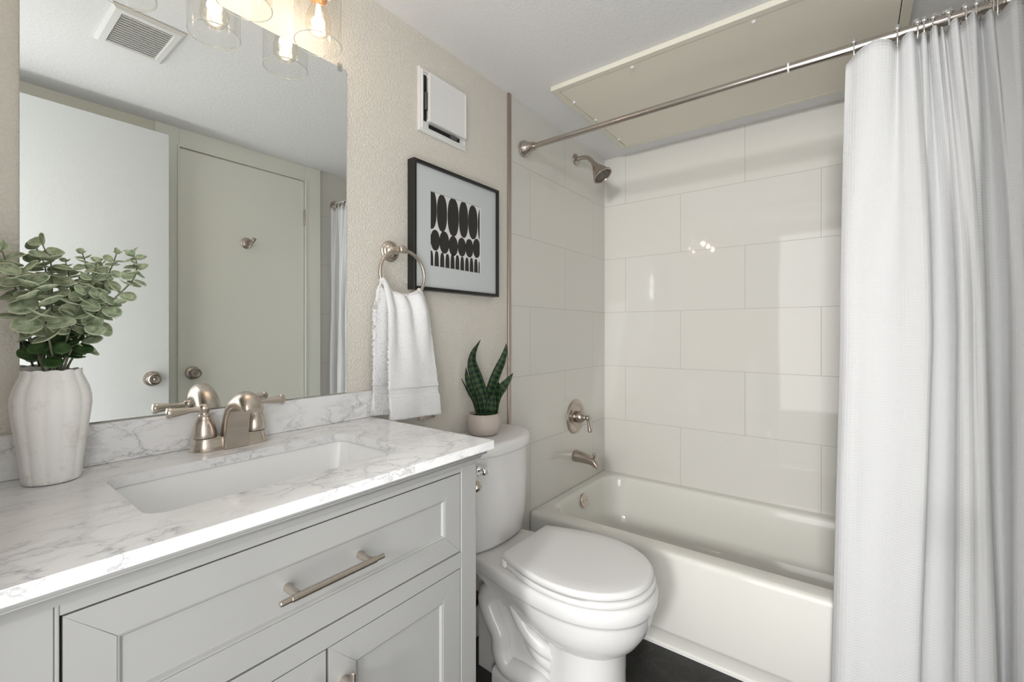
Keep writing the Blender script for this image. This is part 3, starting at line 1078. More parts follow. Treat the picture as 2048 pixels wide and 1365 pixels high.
for cx, cz, rx, rz in ((-1.3470, 1.4745, 0.0195, 0.0355), (-1.3045, 1.4735, 0.0222, 0.0385), (-1.2605, 1.4680, 0.0215, 0.0350), (-1.2170, 1.4705, 0.0198, 0.0340), (-1.1770, 1.4725, 0.0200, 0.0340), (-1.1370, 1.4780, 0.0195, 0.0360), (-1.3755, 1.475, 0.010, 0.028)):
    blob(cx, cz, rx * 1.05, rz, 2.15)
xs = [-1.3660, -1.3405, -1.3145, -1.2895, -1.2645, -1.2400, -1.2150, -1.1900, -1.1655, -1.1410]
for k, cx in enumerate(xs):
    blob(cx, 1.385, 0.0100, 0.052 + 0.0015 * math.sin(k * 1.7), 2.9)
blob(-1.1215, 1.385, 0.0050, 0.045, 2.9)
obj('printed_shapes', q, 'ink', art, smooth=0, label='black oval shapes in three rows')

# ------------------------------------------------------------------ towel ring and towel
RX, RZ = -1.516, 1.336
tr = thing('towel_ring', 'brushed nickel towel ring on the beige wall, left of the framed print', 'towel ring', (-1.522, 0, 1.41))
ps = MB().lathe([(0.031, 0.0005), (0.0325, 0.003), (0.0325, 0.006), (0.0285, 0.009), (0.0280, 0.012), (0.0235, 0.0145), (0.0225, 0.018), (0.0180, 0.022), (0.0120, 0.027), (0.0095, 0.034), (0.0100, 0.041),
                 (0.0085, 0.045), (0.0100, 0.050), (0.0118, 0.056), (0.0125, 0.062), (0.0110, 0.068), (0.0060, 0.0715), (0.0005, 0.0725)], (-1.522, 0, 1.413), (0, -1, 0), 36)
obj('post', ps, 'nickel_light', tr, smooth=50)
tb = MB().tube([(-1.540, -0.0605, 1.4115), (-1.504, -0.0605, 1.4115)], [0.0085, 0.0085], 14)
obj('ring_socket', tb, 'nickel_light', tr)
rg_ = MB().tube([(RX + 0.084 * math.sin(2 * PI * k / 72), -0.0605, RZ + 0.0765 * math.cos(2 * PI * k / 72)) for k in range(72)], 0.0052, 14, closed=True)
obj('ring', rg_, 'nickel_light', tr)

TW = thing('hand_towel', 'white terry hand towel hanging folded through the towel ring', 'towel', (-1.50, -0.06, 0.897))


def towel_fn(front):
    # front/back leaf: u across, v from the ring (0) to the hem (1)
    if front:
        TL, TR, BL, BR = (-1.602, 1.262), (-1.449, 1.262), (-1.580, 0.905), (-1.389, 0.898)
    else:
        TL, TR, BL, BR = (-1.596, 1.262), (-1.449, 1.262), (-1.606, 0.918), (-1.470, 0.905)

    def f(u, v):
        ease = v ** 0.85
        lx = TL[0] + (BL[0] - TL[0]) * (ease if front else v)
        rx = TR[0] + (BR[0] - TR[0]) * (v ** 0.75 if front else v)
        if front:
            lx -= 0.004 * math.sin(PI * min(1, v * 1.0)) * (1 - v) 
        x = lx + (rx - lx) * u
        z = TL[1] + (BL[1] + (BR[1] - BL[1]) * u - TL[1]) * v
        # follow the ring arc at the top
        arc = RZ - 0.0765 * math.sqrt(max(0.05, 1 - ((x - RX) / 0.092) ** 2))
        topz = arc + 0.010
        k = max(0, 1 - v / 0.12)
        z = z * (1 - k * k) + topz * k * k
        fold = math.sin(u * PI * 2 * 2.6 + 0.9) * 0.010 * max(0, 1 - v / 0.75) ** 1.3 + 0.0025 * math.sin(u * 9 + v * 6)
        if front:
            y = -0.0640 - 0.026 * min(1, v / 0.10) ** 0.7 + 0.006 * v - fold
        else:
            y = -0.0575 + 0.026 * min(1, v / 0.12) ** 0.7 + fold * 0.5
            y = min(y, -0.016)
        # drape: bulge
        return (x, y, z)
    return f


def towel_part(front, v0, v1, nv, jit=0.0005):
    f = towel_fn(front)
    mb = MB()
    rj = random.Random(3)
    mb.grid(lambda u, v: Vector(f(u, v0 + (v1 - v0) * v)) + Vector((rj.uniform(-1, 1), rj.uniform(-1, 1), rj.uniform(-1, 1))) * jit, 110, nv, lambda i, j, u, v: (u * 0.14, (v0 + (v1 - v0) * v) * 0.365))
    return mb


# over-the-ring roll joining both leaves
ro = MB()
ff, fb = towel_fn(True), towel_fn(False)
def roll(u, v):
    a, c = Vector(ff(u, 0.0)), Vector(fb(u, 0.0))
    p = a.lerp(c, v)
    p.z += 0.0035 * math.sin(PI * v)
    return p
ro.grid(roll, 44, 6)
V1, V2 = 0.745, 0.815
for front in (True, False):
    nm = 'front_leaf' if front else 'back_leaf'
    pt = obj(nm, towel_part(front, 0.0, V1, 150), 'towel', TW, smooth=80, fixn=False, solid=0.013)
    obj('woven_band', towel_part(front, V1 - 0.004, V2 + 0.004, 20, 0.0002), 'towel_band', pt, smooth=80, fixn=False, solid=0.0045, label='flat woven band near the hem')
    obj('hem', towel_part(front, V2, 1.0, 16), 'towel', pt, smooth=80, fixn=False, solid=0.015)
obj('fold', ro, 'towel', TW, smooth=80, fixn=False, solid=0.013)

# outlet plate partly hidden by the towel
op = thing('wall_plate', 'small grey wall plate mostly hidden behind the hand towel', 'wall plate', (-1.369, 0, 0.868))
obj('plate', MB().box(-1.404, -1.334, -0.006, -0.0005, 0.868, 0.985, 0.002), 'nickel_light', op)
obj('insert', MB().box(-1.386, -1.352, -0.0075, -0.0055, 0.893, 0.960, 0.001), 'plastic', op)

# ------------------------------------------------------------------ toilet
TX = -1.164
to = thing('toilet', 'white two-piece toilet with closed lid between the vanity and the bath', 'toilet', (TX, -0.40, 0))


def egg(yb, ym, yf, W, Wb, z, nf=22, nb=10, pw=2.15, convex=False):
    """outline: squared rear edge at yb, widest at ym, rounded front at yf"""
    L = []
    for k in range(nb + 1):
        t = k / nb
        s = math.sin(PI / 2 * t) if convex else 0.5 - 0.5 * math.cos(PI * t)
        L.append((Wb + (W - Wb) * s, yb + (ym - yb) * t))
    for k in range(1, nf + 1):
        a = PI / 2 * k / nf
        L.append((W * max(0, math.cos(a)) ** (2 / pw), ym + (yf - ym) * math.sin(a) ** (2 / pw)))
    right = [(TX + w_, y, z) for w_, y in L]
    left = [(TX - w_, y, z) for w_, y in reversed(L[:-1])]
    # subdivide the rear edge
    rear = [(TX - Wb + 2 * Wb * k / 6, yb, z) for k in range(1, 6)]
    return right + left + rear


bw = MB()
bowl_r = [
    egg(-0.43, -0.50, -0.622, 0.121, 0.112, 0.0), egg(-0.43, -0.50, -0.621, 0.120, 0.111, 0.015), egg(-0.43, -0.50, -0.614, 0.114, 0.106, 0.06),
    egg(-0.43, -0.50, -0.613, 0.109, 0.102, 0.14), egg(-0.43, -0.50, -0.616, 0.108, 0.100, 0.22), egg(-0.40, -0.49, -0.626, 0.112, 0.100, 0.255)]
bw.loft(bowl_r, True, True)
bowl_u = [egg(-0.36, -0.48, -0.622, 0.108, 0.09, 0.236), egg(-0.33, -0.48, -0.638, 0.124, 0.10, 0.247), egg(-0.29, -0.48, -0.662, 0.147, 0.11, 0.270), egg(-0.25, -0.48, -0.682, 0.164, 0.118, 0.302), egg(-0.20, -0.48, -0.694, 0.173, 0.122, 0.334),
          egg(-0.14, -0.48, -0.698, 0.1765, 0.118, 0.362), egg(-0.13, -0.48, -0.700, 0.1775, 0.118, 0.3705), egg(-0.03, -0.48, -0.704, 0.181, 0.119, 0.3735),
          egg(-0.03, -0.48, -0.707, 0.184, 0.121, 0.379), egg(-0.03, -0.48, -0.708, 0.1850, 0.123, 0.398), egg(-0.03, -0.48, -0.707, 0.1845, 0.122, 0.411), egg(-0.031, -0.48, -0.703, 0.181, 0.119, 0.4185), egg(-0.034, -0.48, -0.695, 0.174, 0.113, 0.4205)]
bw.loft(bowl_u, True, True)
# web behind the column, foot and trapway tubes
web = [egg(-0.11, -0.25, -0.48, 0.070, 0.062, z, 8, 6, 3.0) for z in (0.0, 0.36)]
bw.loft(web, True, True)
foot = [egg(-0.20, -0.34, -0.50, w_, w_ * 0.90, z, 10, 6, 2.6) for w_, z in ((0.110, 0.0), (0.110, 0.030), (0.106, 0.045), (0.095, 0.053))]
bw.loft(foot, True, True)
for s in (-1, 1):
    c = catmull([(TX + s * 0.066, -0.345, 0.375), (TX + s * 0.072, -0.27, 0.352), (TX + s * 0.077, -0.205, 0.322), (TX + s * 0.080, -0.168, 0.270), (TX + s * 0.080, -0.188, 0.215), (TX + s * 0.079, -0.222, 0.165),
                 (TX + s * 0.079, -0.226, 0.115), (TX + s * 0.078, -0.255, 0.072), (TX + s * 0.075, -0.320, 0.070), (TX + s * 0.070, -0.375, 0.060), (TX + s * 0.06, -0.41, 0.02)], 46)
    bw.tube(c, 0.034, 16)
    c = catmull([(TX + s * 0.095, -0.285, 0.365), (TX + s * 0.098, -0.300, 0.300), (TX + s * 0.092, -0.335, 0.235), (TX + s * 0.084, -0.385, 0.198), (TX + s * 0.075, -0.44, 0.185)], 24)
    bw.tube(c, 0.026, 14)
    c = catmull([(TX + s * 0.060, -0.30, 0.345), (TX + s * 0.066, -0.315, 0.26), (TX + s * 0.066, -0.36, 0.17), (TX + s * 0.06, -0.44, 0.135)], 20)
    bw.tube(c, 0.030, 14)
obj('bowl', bw, 'porcelain', to, smooth=55)
st_ = [egg(-0.285, -0.48, yf, W, Wb, z, convex=True) for yf, W, Wb, z in ((-0.697, 0.178, 0.128, 0.4225), (-0.701, 0.1815, 0.130, 0.4260), (-0.701, 0.1815, 0.130, 0.4365), (-0.698, 0.179, 0.128, 0.4400), (-0.688, 0.170, 0.12, 0.4405))]
obj('seat', MB().loft(st_), 'seat', to, smooth=50)
ld = [egg(yb, -0.48, yf, W, Wb, z, convex=True) for yb, yf, W, Wb, z in ((-0.266, -0.690, 0.1765, 0.127, 0.4440), (-0.264, -0.694, 0.1795, 0.129, 0.4470), (-0.264, -0.694, 0.1800, 0.1295, 0.4580), (-0.266, -0.691, 0.1780, 0.128, 0.4625), (-0.271, -0.684, 0.172, 0.123, 0.4645), (-0.30, -0.64, 0.13, 0.09, 0.4652))]
lid = MB().loft(ld)
for s in (-1, 1):
    lid.box(TX + s * 0.118 - 0.016, TX + s * 0.118 + 0.016, -0.285, -0.266, 0.4215, 0.447, 0.004)
obj('seat_lid', lid, 'seat', to, smooth=50)
for s in (-1, 1):
    obj('hinge', MB().box(TX + s * 0.07 - 0.02, TX + s * 0.07 + 0.02, -0.262, -0.236, 0.4205, 0.438, 0.004), 'seat', to)


def tank_ring(hw, yb, ys, yf, z, n=28, pw=2.2):
    pts = [(TX + hw, yb, z)]
    for k in range(n + 1):
        a = PI * k / n
        ca, sa = math.cos(a), math.sin(a)
        pts.append((TX + hw * math.copysign(abs(ca) ** (2 / pw), ca), ys + (yf - ys) * abs(sa) ** (2 / pw), z))
    pts.append((TX - hw, yb, z))
    for k in range(1, 8):
        pts.append((TX - hw + 2 * hw * k / 8, yb, z))
    return pts


tk = [tank_ring(hw, -0.016, ys, yf, z) for hw, ys, yf, z in ((0.165, -0.080, -0.165, 0.4212), (0.176, -0.085, -0.178, 0.426), (0.184, -0.085, -0.186, 0.437), (0.192, -0.080, -0.194, 0.50), (0.200, -0.075, -0.202, 0.62), (0.205, -0.072, -0.206, 0.7445))]
obj('tank', MB().loft(tk), 'porcelain', to, smooth=50)
tl = [tank_ring(hw, -0.010, -0.070, yf, z) for hw, yf, z in ((0.208, -0.209, 0.7450), (0.212, -0.214, 0.7475), (0.214, -0.216, 0.755), (0.214, -0.216, 0.777), (0.211, -0.213, 0.7845), (0.204, -0.206, 0.788), (0.190, -0.195, 0.7892))]
obj('tank_lid', MB().loft(tl), 'porcelain', to, smooth=50)
fl_ = MB().lathe([(0.013, 0), (0.015, 0.003), (0.015, 0.007), (0.010, 0.012), (0.008, 0.020)], (TX - 0.150, -0.186, 0.716), (0, -1, 0), 24)
fl_.tube(catmull([(TX - 0.150, -0.208, 0.716), (TX - 0.175, -0.213, 0.715), (TX - 0.205, -0.212, 0.712)], 10), [0.006] * 7 + [0.0075, 0.0085, 0.0085, 0.006], 14)
fl_.sphere((TX - 0.150, -0.212, 0.716), 0.0135, 20, 12)
obj('flush_lever', fl_, 'chrome', to, label='chrome flush lever')

sv_ = thing('water_valve', 'dark bronze water supply valve on the wall behind the toilet', 'valve', (-1.128, 0, 0.14))
e_ = MB().lathe([(0.032, 0.0005), (0.032, 0.004), (0.022, 0.010), (0.010, 0.013)], (-1.128, 0, 0.140), (0, -1, 0), 28)
obj('escutcheon', e_, 'bronze', sv_)
e_ = MB().lathe([(0.008, 0.012), (0.008, 0.040), (0.013, 0.042), (0.015, 0.058), (0.012, 0.064)], (-1.128, 0, 0.140), (0, -1, 0), 20)
obj('valve_body', e_, 'bronze', sv_)

# toilet-paper holder knob projecting from the vanity side
tp = thing('paper_holder', 'brushed nickel paper holder projecting from the vanity side, below the flush lever', 'paper holder', (-1.640, -0.415, 0.784))
p_ = MB().lathe([(0.022, 0.0008), (0.022, 0.004), (0.016, 0.009), (0.008, 0.014), (0.007, 0.052)], (-1.641, -0.416, 0.784), (1, 0, 0), 24)
obj('post', p_, 'nickel_light', tp, smooth=50)
p_ = MB().sphere((-1.580, -0.416, 0.784), 0.0135, 20, 12)
obj('knob', p_, 'nickel_light', tp)

# ------------------------------------------------------------------ potted snake plant
PX, PY, PZ = -1.163, -0.078, 0.7893
sn = thing('potted_snake_plant', 'small snake plant in a round beige stoneware pot on the toilet tank', 'potted plant', (PX, PY, PZ))
pt = MB().lathe([(0.0005, 0.001), (0.040, 0.0), (0.046, 0.002), (0.054, 0.010), (0.0605, 0.026), (0.0630, 0.042), (0.0620, 0.058), (0.0580, 0.071), (0.0545, 0.0768), (0.0525, 0.0775), (0.0515, 0.075), (0.055, 0.06), (0.055, 0.03), (0.0005, 0.02)],
                (PX, PY, PZ), (0, 0, 1), 56, False, False)
obj('pot', pt, 'pot', sn, smooth=60)
so_ = MB().lathe([(0.0535, 0.066), (0.035, 0.070), (0.0005, 0.072)], (PX, PY, PZ), (0, 0, 1), 40, True, False)
obj('soil', so_, 'soil', sn)
SN = [
 ([(-1.160, -0.082, 0.850), (-1.163, -0.076, 0.915), (-1.176, -0.058, 0.986), (-1.187, -0.044, 1.045), (-1.184, -0.048, 1.088), (-1.168, -0.067, 1.134)], 0.0225),
 ([(-1.146, -0.090, 0.850), (-1.146, -0.092, 0.930), (-1.136, -0.108, 0.992), (-1.121, -0.129, 1.053), (-1.113, -0.139, 1.093), (-1.111, -0.142, 1.121)], 0.0175),
 ([(-1.172, -0.074, 0.850), (-1.178, -0.062, 0.915), (-1.190, -0.042, 0.958), (-1.199, -0.030, 0.992), (-1.202, -0.026, 1.033)], 0.0165),
 ([(-1.178, -0.064, 0.850), (-1.186, -0.048, 0.909), (-1.196, -0.034, 0.939), (-1.206, -0.024, 0.967), (-1.213, -0.014, 0.992)], 0.0085),
 ([(-1.140, -0.104, 0.850), (-1.137, -0.109, 0.909), (-1.131, -0.116, 0.950), (-1.128, -0.121, 0.980)], 0.0185),
 ([(-1.136, -0.100, 0.850), (-1.129, -0.112, 0.924), (-1.116, -0.130, 0.961), (-1.104, -0.148, 0.989), (-1.094, -0.160, 1.012)], 0.0170),
 ([(-1.152, -0.098, 0.850), (-1.148, -0.104, 0.905), (-1.140, -0.112, 0.945)], 0.0200),
]
vdir = Vector((0.77, 0.64, 0)).normalized()
for k, (pts, hw) in enumerate(SN):
    path = catmull(pts, 26)
    n_ = len(path)
    mb = MB()
    yaw = [0.15, -0.5, 0.5, 1.0, -0.2, -0.4, 0.2][k]
    fdir = Matrix.Rotation(yaw, 3, 'Z') @ vdir
    dist = 0
    acc = [0]
    for i in range(1, n_):
        dist += (path[i] - path[i - 1]).length
        acc.append(dist)
    rows = []
    for i in range(n_):
        t = i / (n_ - 1)
        d = (path[min(i + 1, n_ - 1)] - path[max(i - 1, 0)]).normalized()
        tw = fdir.lerp(Matrix.Rotation(0.9 * (1 if k % 2 else -1), 3, 'Z') @ fdir, t * 0.5)
        side = d.cross(tw).normalized()
        nrm = side.cross(d).normalized()
        wdt = hw * (0.72 + 0.28 * math.sin(PI * min(1, t * 1.5))) * (1 if t < 0.55 else max(0.02, 1 - ((t - 0.55) / 0.45) ** 1.5))
        row = []
        for u in (-1, -0.6, -0.2, 0.2, 0.6, 1):
            p = path[i] + side * wdt * u + nrm * (wdt * 0.30 * (u * u - 0.3)) * -1
            p.y = min(p.y, -0.008)
            row.append(mb.vert(p, (0.5 + u / 2, acc[i])))
        rows.append(row)
    for i in range(n_ - 1):
        for j in range(5):
            mb.face((rows[i][j], rows[i][j + 1], rows[i + 1][j + 1], rows[i + 1][j]))
    obj('leaf', mb, 'snake', sn, smooth=80, fixn=False, solid=0.0022)

# ------------------------------------------------------------------ bath tub
bt_ = thing('bathtub', 'white built-in bathtub in the tiled alcove', 'bathtub', (-0.38, -0.75, 0))
y0, y1, xb = -1.497, -0.003, -0.003
tb_ = MB()
def orr(x, z, r=0.004):
    return rrect(x, xb, y0, y1, r, z, 8, 10)
TT = 0.358
R_ = [orr(-0.743, 0.0), orr(-0.743, 0.052), orr(-0.757, 0.068), orr(-0.759, 0.075), orr(-0.760, TT - 0.022), orr(-0.758, TT - 0.010), orr(-0.752, TT - 0.003), orr(-0.742, TT)]
def irr(i, z, r):
    return rrect(-0.682 + i, -0.046 - i, -1.42 + i * 1.6, -0.046 - i, r, z, 8, 10)
R_ += [irr(-0.006, TT, 0.10), irr(0.0, TT - 0.002, 0.10), irr(0.006, TT - 0.009, 0.10), irr(0.010, TT - 0.022, 0.10), irr(0.018, TT - 0.08, 0.10), irr(0.034, 0.16, 0.11), irr(0.052, 0.105, 0.12), irr(0.075, 0.085, 0.12), irr(0.12, 0.078, 0.10)]
tb_.loft(R_, False, True)
obj('tub_shell', tb_, 'enamel', bt_, smooth=50)
ov = MB().lathe([(0.036, -0.004), (0.036, 0.004), (0.034, 0.008), (0.030, 0.0085), (0.0005, 0.0095)], (-0.372, -0.062, 0.305), (0, -1, 0.18), 36)
ovp = obj('overflow_plate', ov, 'nickel_light', bt_, smooth=40, label='round nickel overflow plate')
sc = MB()
for dz in (-0.014, 0.014):
    sc.lathe([(0.004, 0.008), (0.004, 0.0108), (0.002, 0.0115)], (-0.372 + dz, -0.062, 0.305), (0, -1, 0.18), 12)
obj('screws', sc, 'nickel', ovp)

# shower valve, spout, head
vv_ = thing('shower_valve', 'round brushed nickel shower valve with a small lever on the tiled wall', 'shower valve', (-0.352, 0, 0.723))
e_ = MB().lathe([(0.086, 0.0005), (0.088, 0.004), (0.084, 0.009), (0.074, 0.011), (0.066, 0.010), (0.058, 0.0065), (0.050, 0.0065), (0.044, 0.010), (0.034, 0.0105)], (-0.352, 0, 0.723), (0, -1, 0), 56)
obj('escutcheon', e_, 'nickel', vv_, smooth=40)
e_ = MB().lathe([(0.030, 0.009), (0.030, 0.034), (0.028, 0.040), (0.022, 0.050), (0.014, 0.057), (0.010, 0.062), (0.010, 0.066), (0.013, 0.069), (0.0135, 0.076), (0.012, 0.082), (0.006, 0.0865), (0.0005, 0.0875)], (-0.352, 0, 0.723), (0, -1, 0), 32)
hub = obj('hub', e_, 'nickel', vv_, smooth=45)
e_ = MB().lathe([(0.0055, 0.0), (0.0058, 0.018), (0.0080, 0.042), (0.0105, 0.064), (0.0112, 0.066), (0.0112, 0.071), (0.009, 0.074), (0.0005, 0.075)], (-0.352, -0.074, 0.723), (0.16, -0.12, -0.98), 22)
obj('lever', e_, 'nickel', hub, smooth=45)

ts = thing('tub_spout', 'brushed nickel tub spout with a pull-up knob under the shower valve', 'tub spout', (-0.352, 0, 0.52))
rings = []
for y, zt, zb, hw in ((0.0, 0.548, 0.490, 0.029), (0.003, 0.549, 0.489, 0.030), (0.03, 0.546, 0.490, 0.0285), (0.06, 0.539, 0.490, 0.027), (0.09, 0.531, 0.489, 0.0255), (0.105, 0.527, 0.484, 0.0248), (0.120, 0.521, 0.476, 0.024), (0.131, 0.510, 0.472, 0.023), (0.137, 0.494, 0.470, 0.0215)):
    ring = []
    cz, hz = (zt + zb) / 2, (zt - zb) / 2
    for k in range(28):
        a = 2 * PI * k / 28
        ca, sa = math.cos(a), math.sin(a)
        ring.append((-0.352 + hw * math.copysign(abs(ca) ** 0.85, ca), -y - 0.0005, cz + hz * math.copysign(abs(sa) ** 0.85, sa)))
    rings.append(ring)
obj('spout_body', MB().loft(rings), 'nickel', ts, smooth=45)
e_ = MB().lathe([(0.006, 0.520), (0.005, 0.532), (0.0075, 0.536), (0.0092, 0.541), (0.0082, 0.547), (0.004, 0.5505), (0.0005, 0.551)], (-0.352, -0.112, 0), (0, 0, 1), 18)
obj('diverter_knob', e_, 'nickel', ts, smooth=50)

shh = thing('wall_shower', 'brushed nickel shower head on a bent arm high on the tiled wall', 'shower head', (-0.345, 0, 2.060))
e_ = MB().lathe([(0.028, 0.0005), (0.030, 0.003), (0.029, 0.007), (0.018, 0.012), (0.012, 0.014)], (-0.345, 0, 2.060), (0, -1, 0), 32)
obj('flange', e_, 'nickel', shh, smooth=45)
arm_p = catmull([(-0.345, -0.004, 2.060), (-0.345, -0.040, 2.062), (-0.345, -0.072, 2.053), (-0.345, -0.092, 2.034), (-0.345, -0.108, 2.013)], 24)
obj('arm', MB().tube(arm_p, 0.0108, 18), 'nickel', shh)
hd_ax = Vector((0.0, -0.56, -0.83)).normalized()
hp = (-0.345, -0.105, 2.017)
e_ = MB().lathe([(0.012, 0.0), (0.0150, 0.004), (0.0155, 0.014), (0.0165, 0.020), (0.0205, 0.023), (0.0215, 0.027), (0.0250, 0.034), (0.0320, 0.047), (0.0385, 0.062), (0.0425, 0.076), (0.0455, 0.080), (0.0500, 0.083), (0.0515, 0.087), (0.0505, 0.091), (0.0460, 0.0915), (0.0430, 0.087)], hp, hd_ax, 44)
hdo = obj('head', e_, 'nickel', shh, smooth=45)
noz = MB()
fc = Vector(hp) + hd_ax * 0.0868
t1 = Vector((1, 0, 0))
t2 = hd_ax.cross(t1)
obj('spray_face', MB().lathe([(0.0425, -0.0012), (0.0425, 0.0004), (0.0005, 0.0008)], fc, hd_ax, 40), 'spray', hdo, label='dark grey spray face')
for rr_, cnt in ((0.010, 6), (0.020, 12), (0.031, 18), (0.0385, 24)):
    for k in range(cnt):
        a = 2 * PI * k / cnt
        noz.lathe([(0.0021, -0.0005), (0.0018, 0.0028), (0.0008, 0.0034)], fc + t1 * rr_ * math.cos(a) + t2 * rr_ * math.sin(a), hd_ax, 8)
obj('nozzles', noz, 'dark', hdo)

# ------------------------------------------------------------------ ceiling access panel
ap = thing('ceiling_panel', 'large beige rectangular panel with a thin cream frame on the ceiling over the bath', 'ceiling panel', (-0.5, -0.73, H - 0.019))
ax0, ax1, ay0, ay1 = -0.852, -0.130, -1.292, -0.168
q = MB()
fwp, zb_, zt_ = 0.026, H - 0.0195, H - 0.0003
q.box(ax0, ax0 + fwp, ay0, ay1, zb_, zt_).box(ax1 - fwp, ax1, ay0, ay1, zb_, zt_)
q.box(ax0 + fwp, ax1 - fwp, ay1 - fwp, ay1, zb_, zt_).box(ax0 + fwp, ax1 - fwp, ay0, ay0 + fwp, zb_, zt_)
obj('frame', q, 'panel_frame', ap, bevel=0.0012)
obj('panel', MB().box(ax0 + fwp + 0.003, ax1 - fwp - 0.003, ay0 + fwp + 0.003, ay1 - fwp - 0.003, H - 0.0185, H - 0.010), 'panel', ap)
for (cx, cy) in ((ax0 + fwp + 0.014, -0.50), (ax0 + fwp + 0.014, -0.90), (-0.72, ay1 - fwp - 0.010), (-0.52, ay1 - fwp - 0.010), (-0.26, ay1 - fwp - 0.010), (-0.42, ay0 + fwp + 0.010)):
    c_ = MB().lathe([(0.0065, 0), (0.0065, 0.004), (0.004, 0.007), (0.0005, 0.0075)], (cx, cy, H - 0.0185), (0, 0, -1), 14)
    obj('clip', c_, 'plastic', ap)

# exhaust grille, seen in the mirror
ex = thing('exhaust_grille', 'square white ceiling exhaust grille seen at the top of the mirror', 'vent', (-1.957, -0.77, H))
gx0, gx1, gy0, gy1 = -2.055, -1.866, -0.905, -0.640
q = MB()
rr = []
for ins, z in ((0, H - 0.0005), (0, H - 0.005), (0.010, H - 0.012), (0.026, H - 0.013), (0.030, H - 0.008)):
    rr.append([(gx0 + ins, gy0 + ins, z), (gx1 - ins, gy0 + ins, z), (gx1 - ins, gy1 - ins, z), (gx0 + ins, gy1 - ins, z)])
q.loft(rr, False, False)
obj('frame', q, 'plastic', ex, smooth=20)
obj('duct', MB().box(gx0 + 0.03, gx1 - 0.03, gy0 + 0.03, gy1 - 0.03, H - 0.004, H - 0.0005), 'dark', ex)
ns = 14
for k in range(ns):
    yy = gy0 + 0.036 + (gy1 - gy0 - 0.072) * k / (ns - 1)
    obj('slat', MB().poly_prism([(gx0 + 0.030, yy - 0.0010, H - 0.0128), (gx0 + 0.030, yy + 0.0022, H - 0.0128), (gx0 + 0.030, yy + 0.0006, H - 0.0053), (gx0 + 0.030, yy - 0.0026, H - 0.0053)], (gx1 - gx0 - 0.060, 0, 0)), 'plastic', ex, smooth=0)

# ------------------------------------------------------------------ shower rod, rings, curtain
RDX, RDZ = -0.812, 1.962
rd = thing('shower_rod', 'polished nickel shower curtain rod between the two side walls', 'curtain rod', (RDX, -0.75, RDZ))
for yy, s in ((0.0, -1), (YR, 1)):
    e_ = MB().lathe([(0.034, 0.0005), (0.0355, 0.003), (0.0355, 0.012), (0.0335, 0.018), (0.0270, 0.030), (0.0205, 0.046), (0.0180, 0.058), (0.0185, 0.0585), (0.0185, 0.0620), (0.0150, 0.0625)], (RDX, yy, RDZ), (0, s, 0), 40)
    obj('end_flange', e_, 'rod', rd, smooth=40)
obj('rod', MB().lathe([(0.0120, 0.0), (0.0120, 1.0)], (RDX, -0.05, RDZ), (0, -1, 0), 28), 'rod', rd)
obj('outer_rod', MB().lathe([(0.0122, 0.0), (0.0138, 0.001), (0.0138, 0.465)], (RDX, -0.995, RDZ), (0, -1, 0), 28), 'rod', rd)

obj('joint_ring', MB().lathe([(0.0125, 0.0), (0.0150, 0.0006), (0.0150, 0.005), (0.0125, 0.0056)], (RDX, -0.991, RDZ), (0, -1, 0), 28), 'plastic', rd, label='pale joint ring between the two rod sections')
RY = [-1.151, -1.243, -1.280, -1.300, -1.319, -1.336, -1.349, -1.370, -1.396, -1.412, -1.430, -1.452]
ordn = ['first', 'second', 'third', 'fourth', 'fifth', 'sixth', 'seventh', 'eighth', 'ninth', 'tenth', 'eleventh', 'last']
r0 = thing('curtain_ring', '', 'curtain ring', (RDX, RY[0], RDZ + 0.014), 'roller rings on the curtain rod')
wire = catmull([(RDX - 0.0195, RY[0], RDZ + 0.010), (RDX - 0.0215, RY[0], RDZ - 0.010), (RDX - 0.014, RY[0], RDZ - 0.040), (RDX - 0.003, RY[0], RDZ - 0.054), (RDX + 0.006, RY[0], RDZ - 0.050), (RDX + 0.014, RY[0], RDZ - 0.036),
                (RDX + 0.0215, RY[0], RDZ - 0.010), (RDX + 0.0190, RY[0], RDZ + 0.010), (RDX + 0.010, RY[0], RDZ + 0.0185), (RDX, RY[0], RDZ + 0.0210), (RDX - 0.010, RY[0], RDZ + 0.0185), (RDX - 0.0195, RY[0], RDZ + 0.010)], 60)
obj('wire_loop', MB().tube(wire, 0.0017, 8), 'chrome', r0, smooth=60)
for k in range(5):
    a = math.radians(26 + 32 * k)
    sp2 = MB().sphere((RDX + 0.0195 * math.cos(a), RY[0], RDZ + 0.0195 * math.sin(a)), 0.0064, 12, 8)
    obj('roller', sp2, 'chrome', r0)
kids = list(r0.children)
for i, yy in enumerate(RY):
    if i == 0:
        c = r0
    else:
        c = r0.copy()
        COL.objects.link(c)
        for ch in kids:
            d = ch.copy()
            COL.objects.link(d)
            d.parent = c
        c.location = (RDX, yy, RDZ + 0.014)
        c.rotation_euler = (0, 0, [0, 0, .15, -.25, -.35, .3, -.4, .1, -.3, .35, -.2, .3][i])
    if i == 0:
        lb = 'nickel roller ring alone at the free left edge of the white curtain'
    elif i == 11:
        lb = 'nickel roller curtain ring nearest the right wall, last on the rod'
    else:
        lb = 'nickel roller curtain ring, %s on the rod from the free left edge' % ordn[i]
    c['label'] = lb

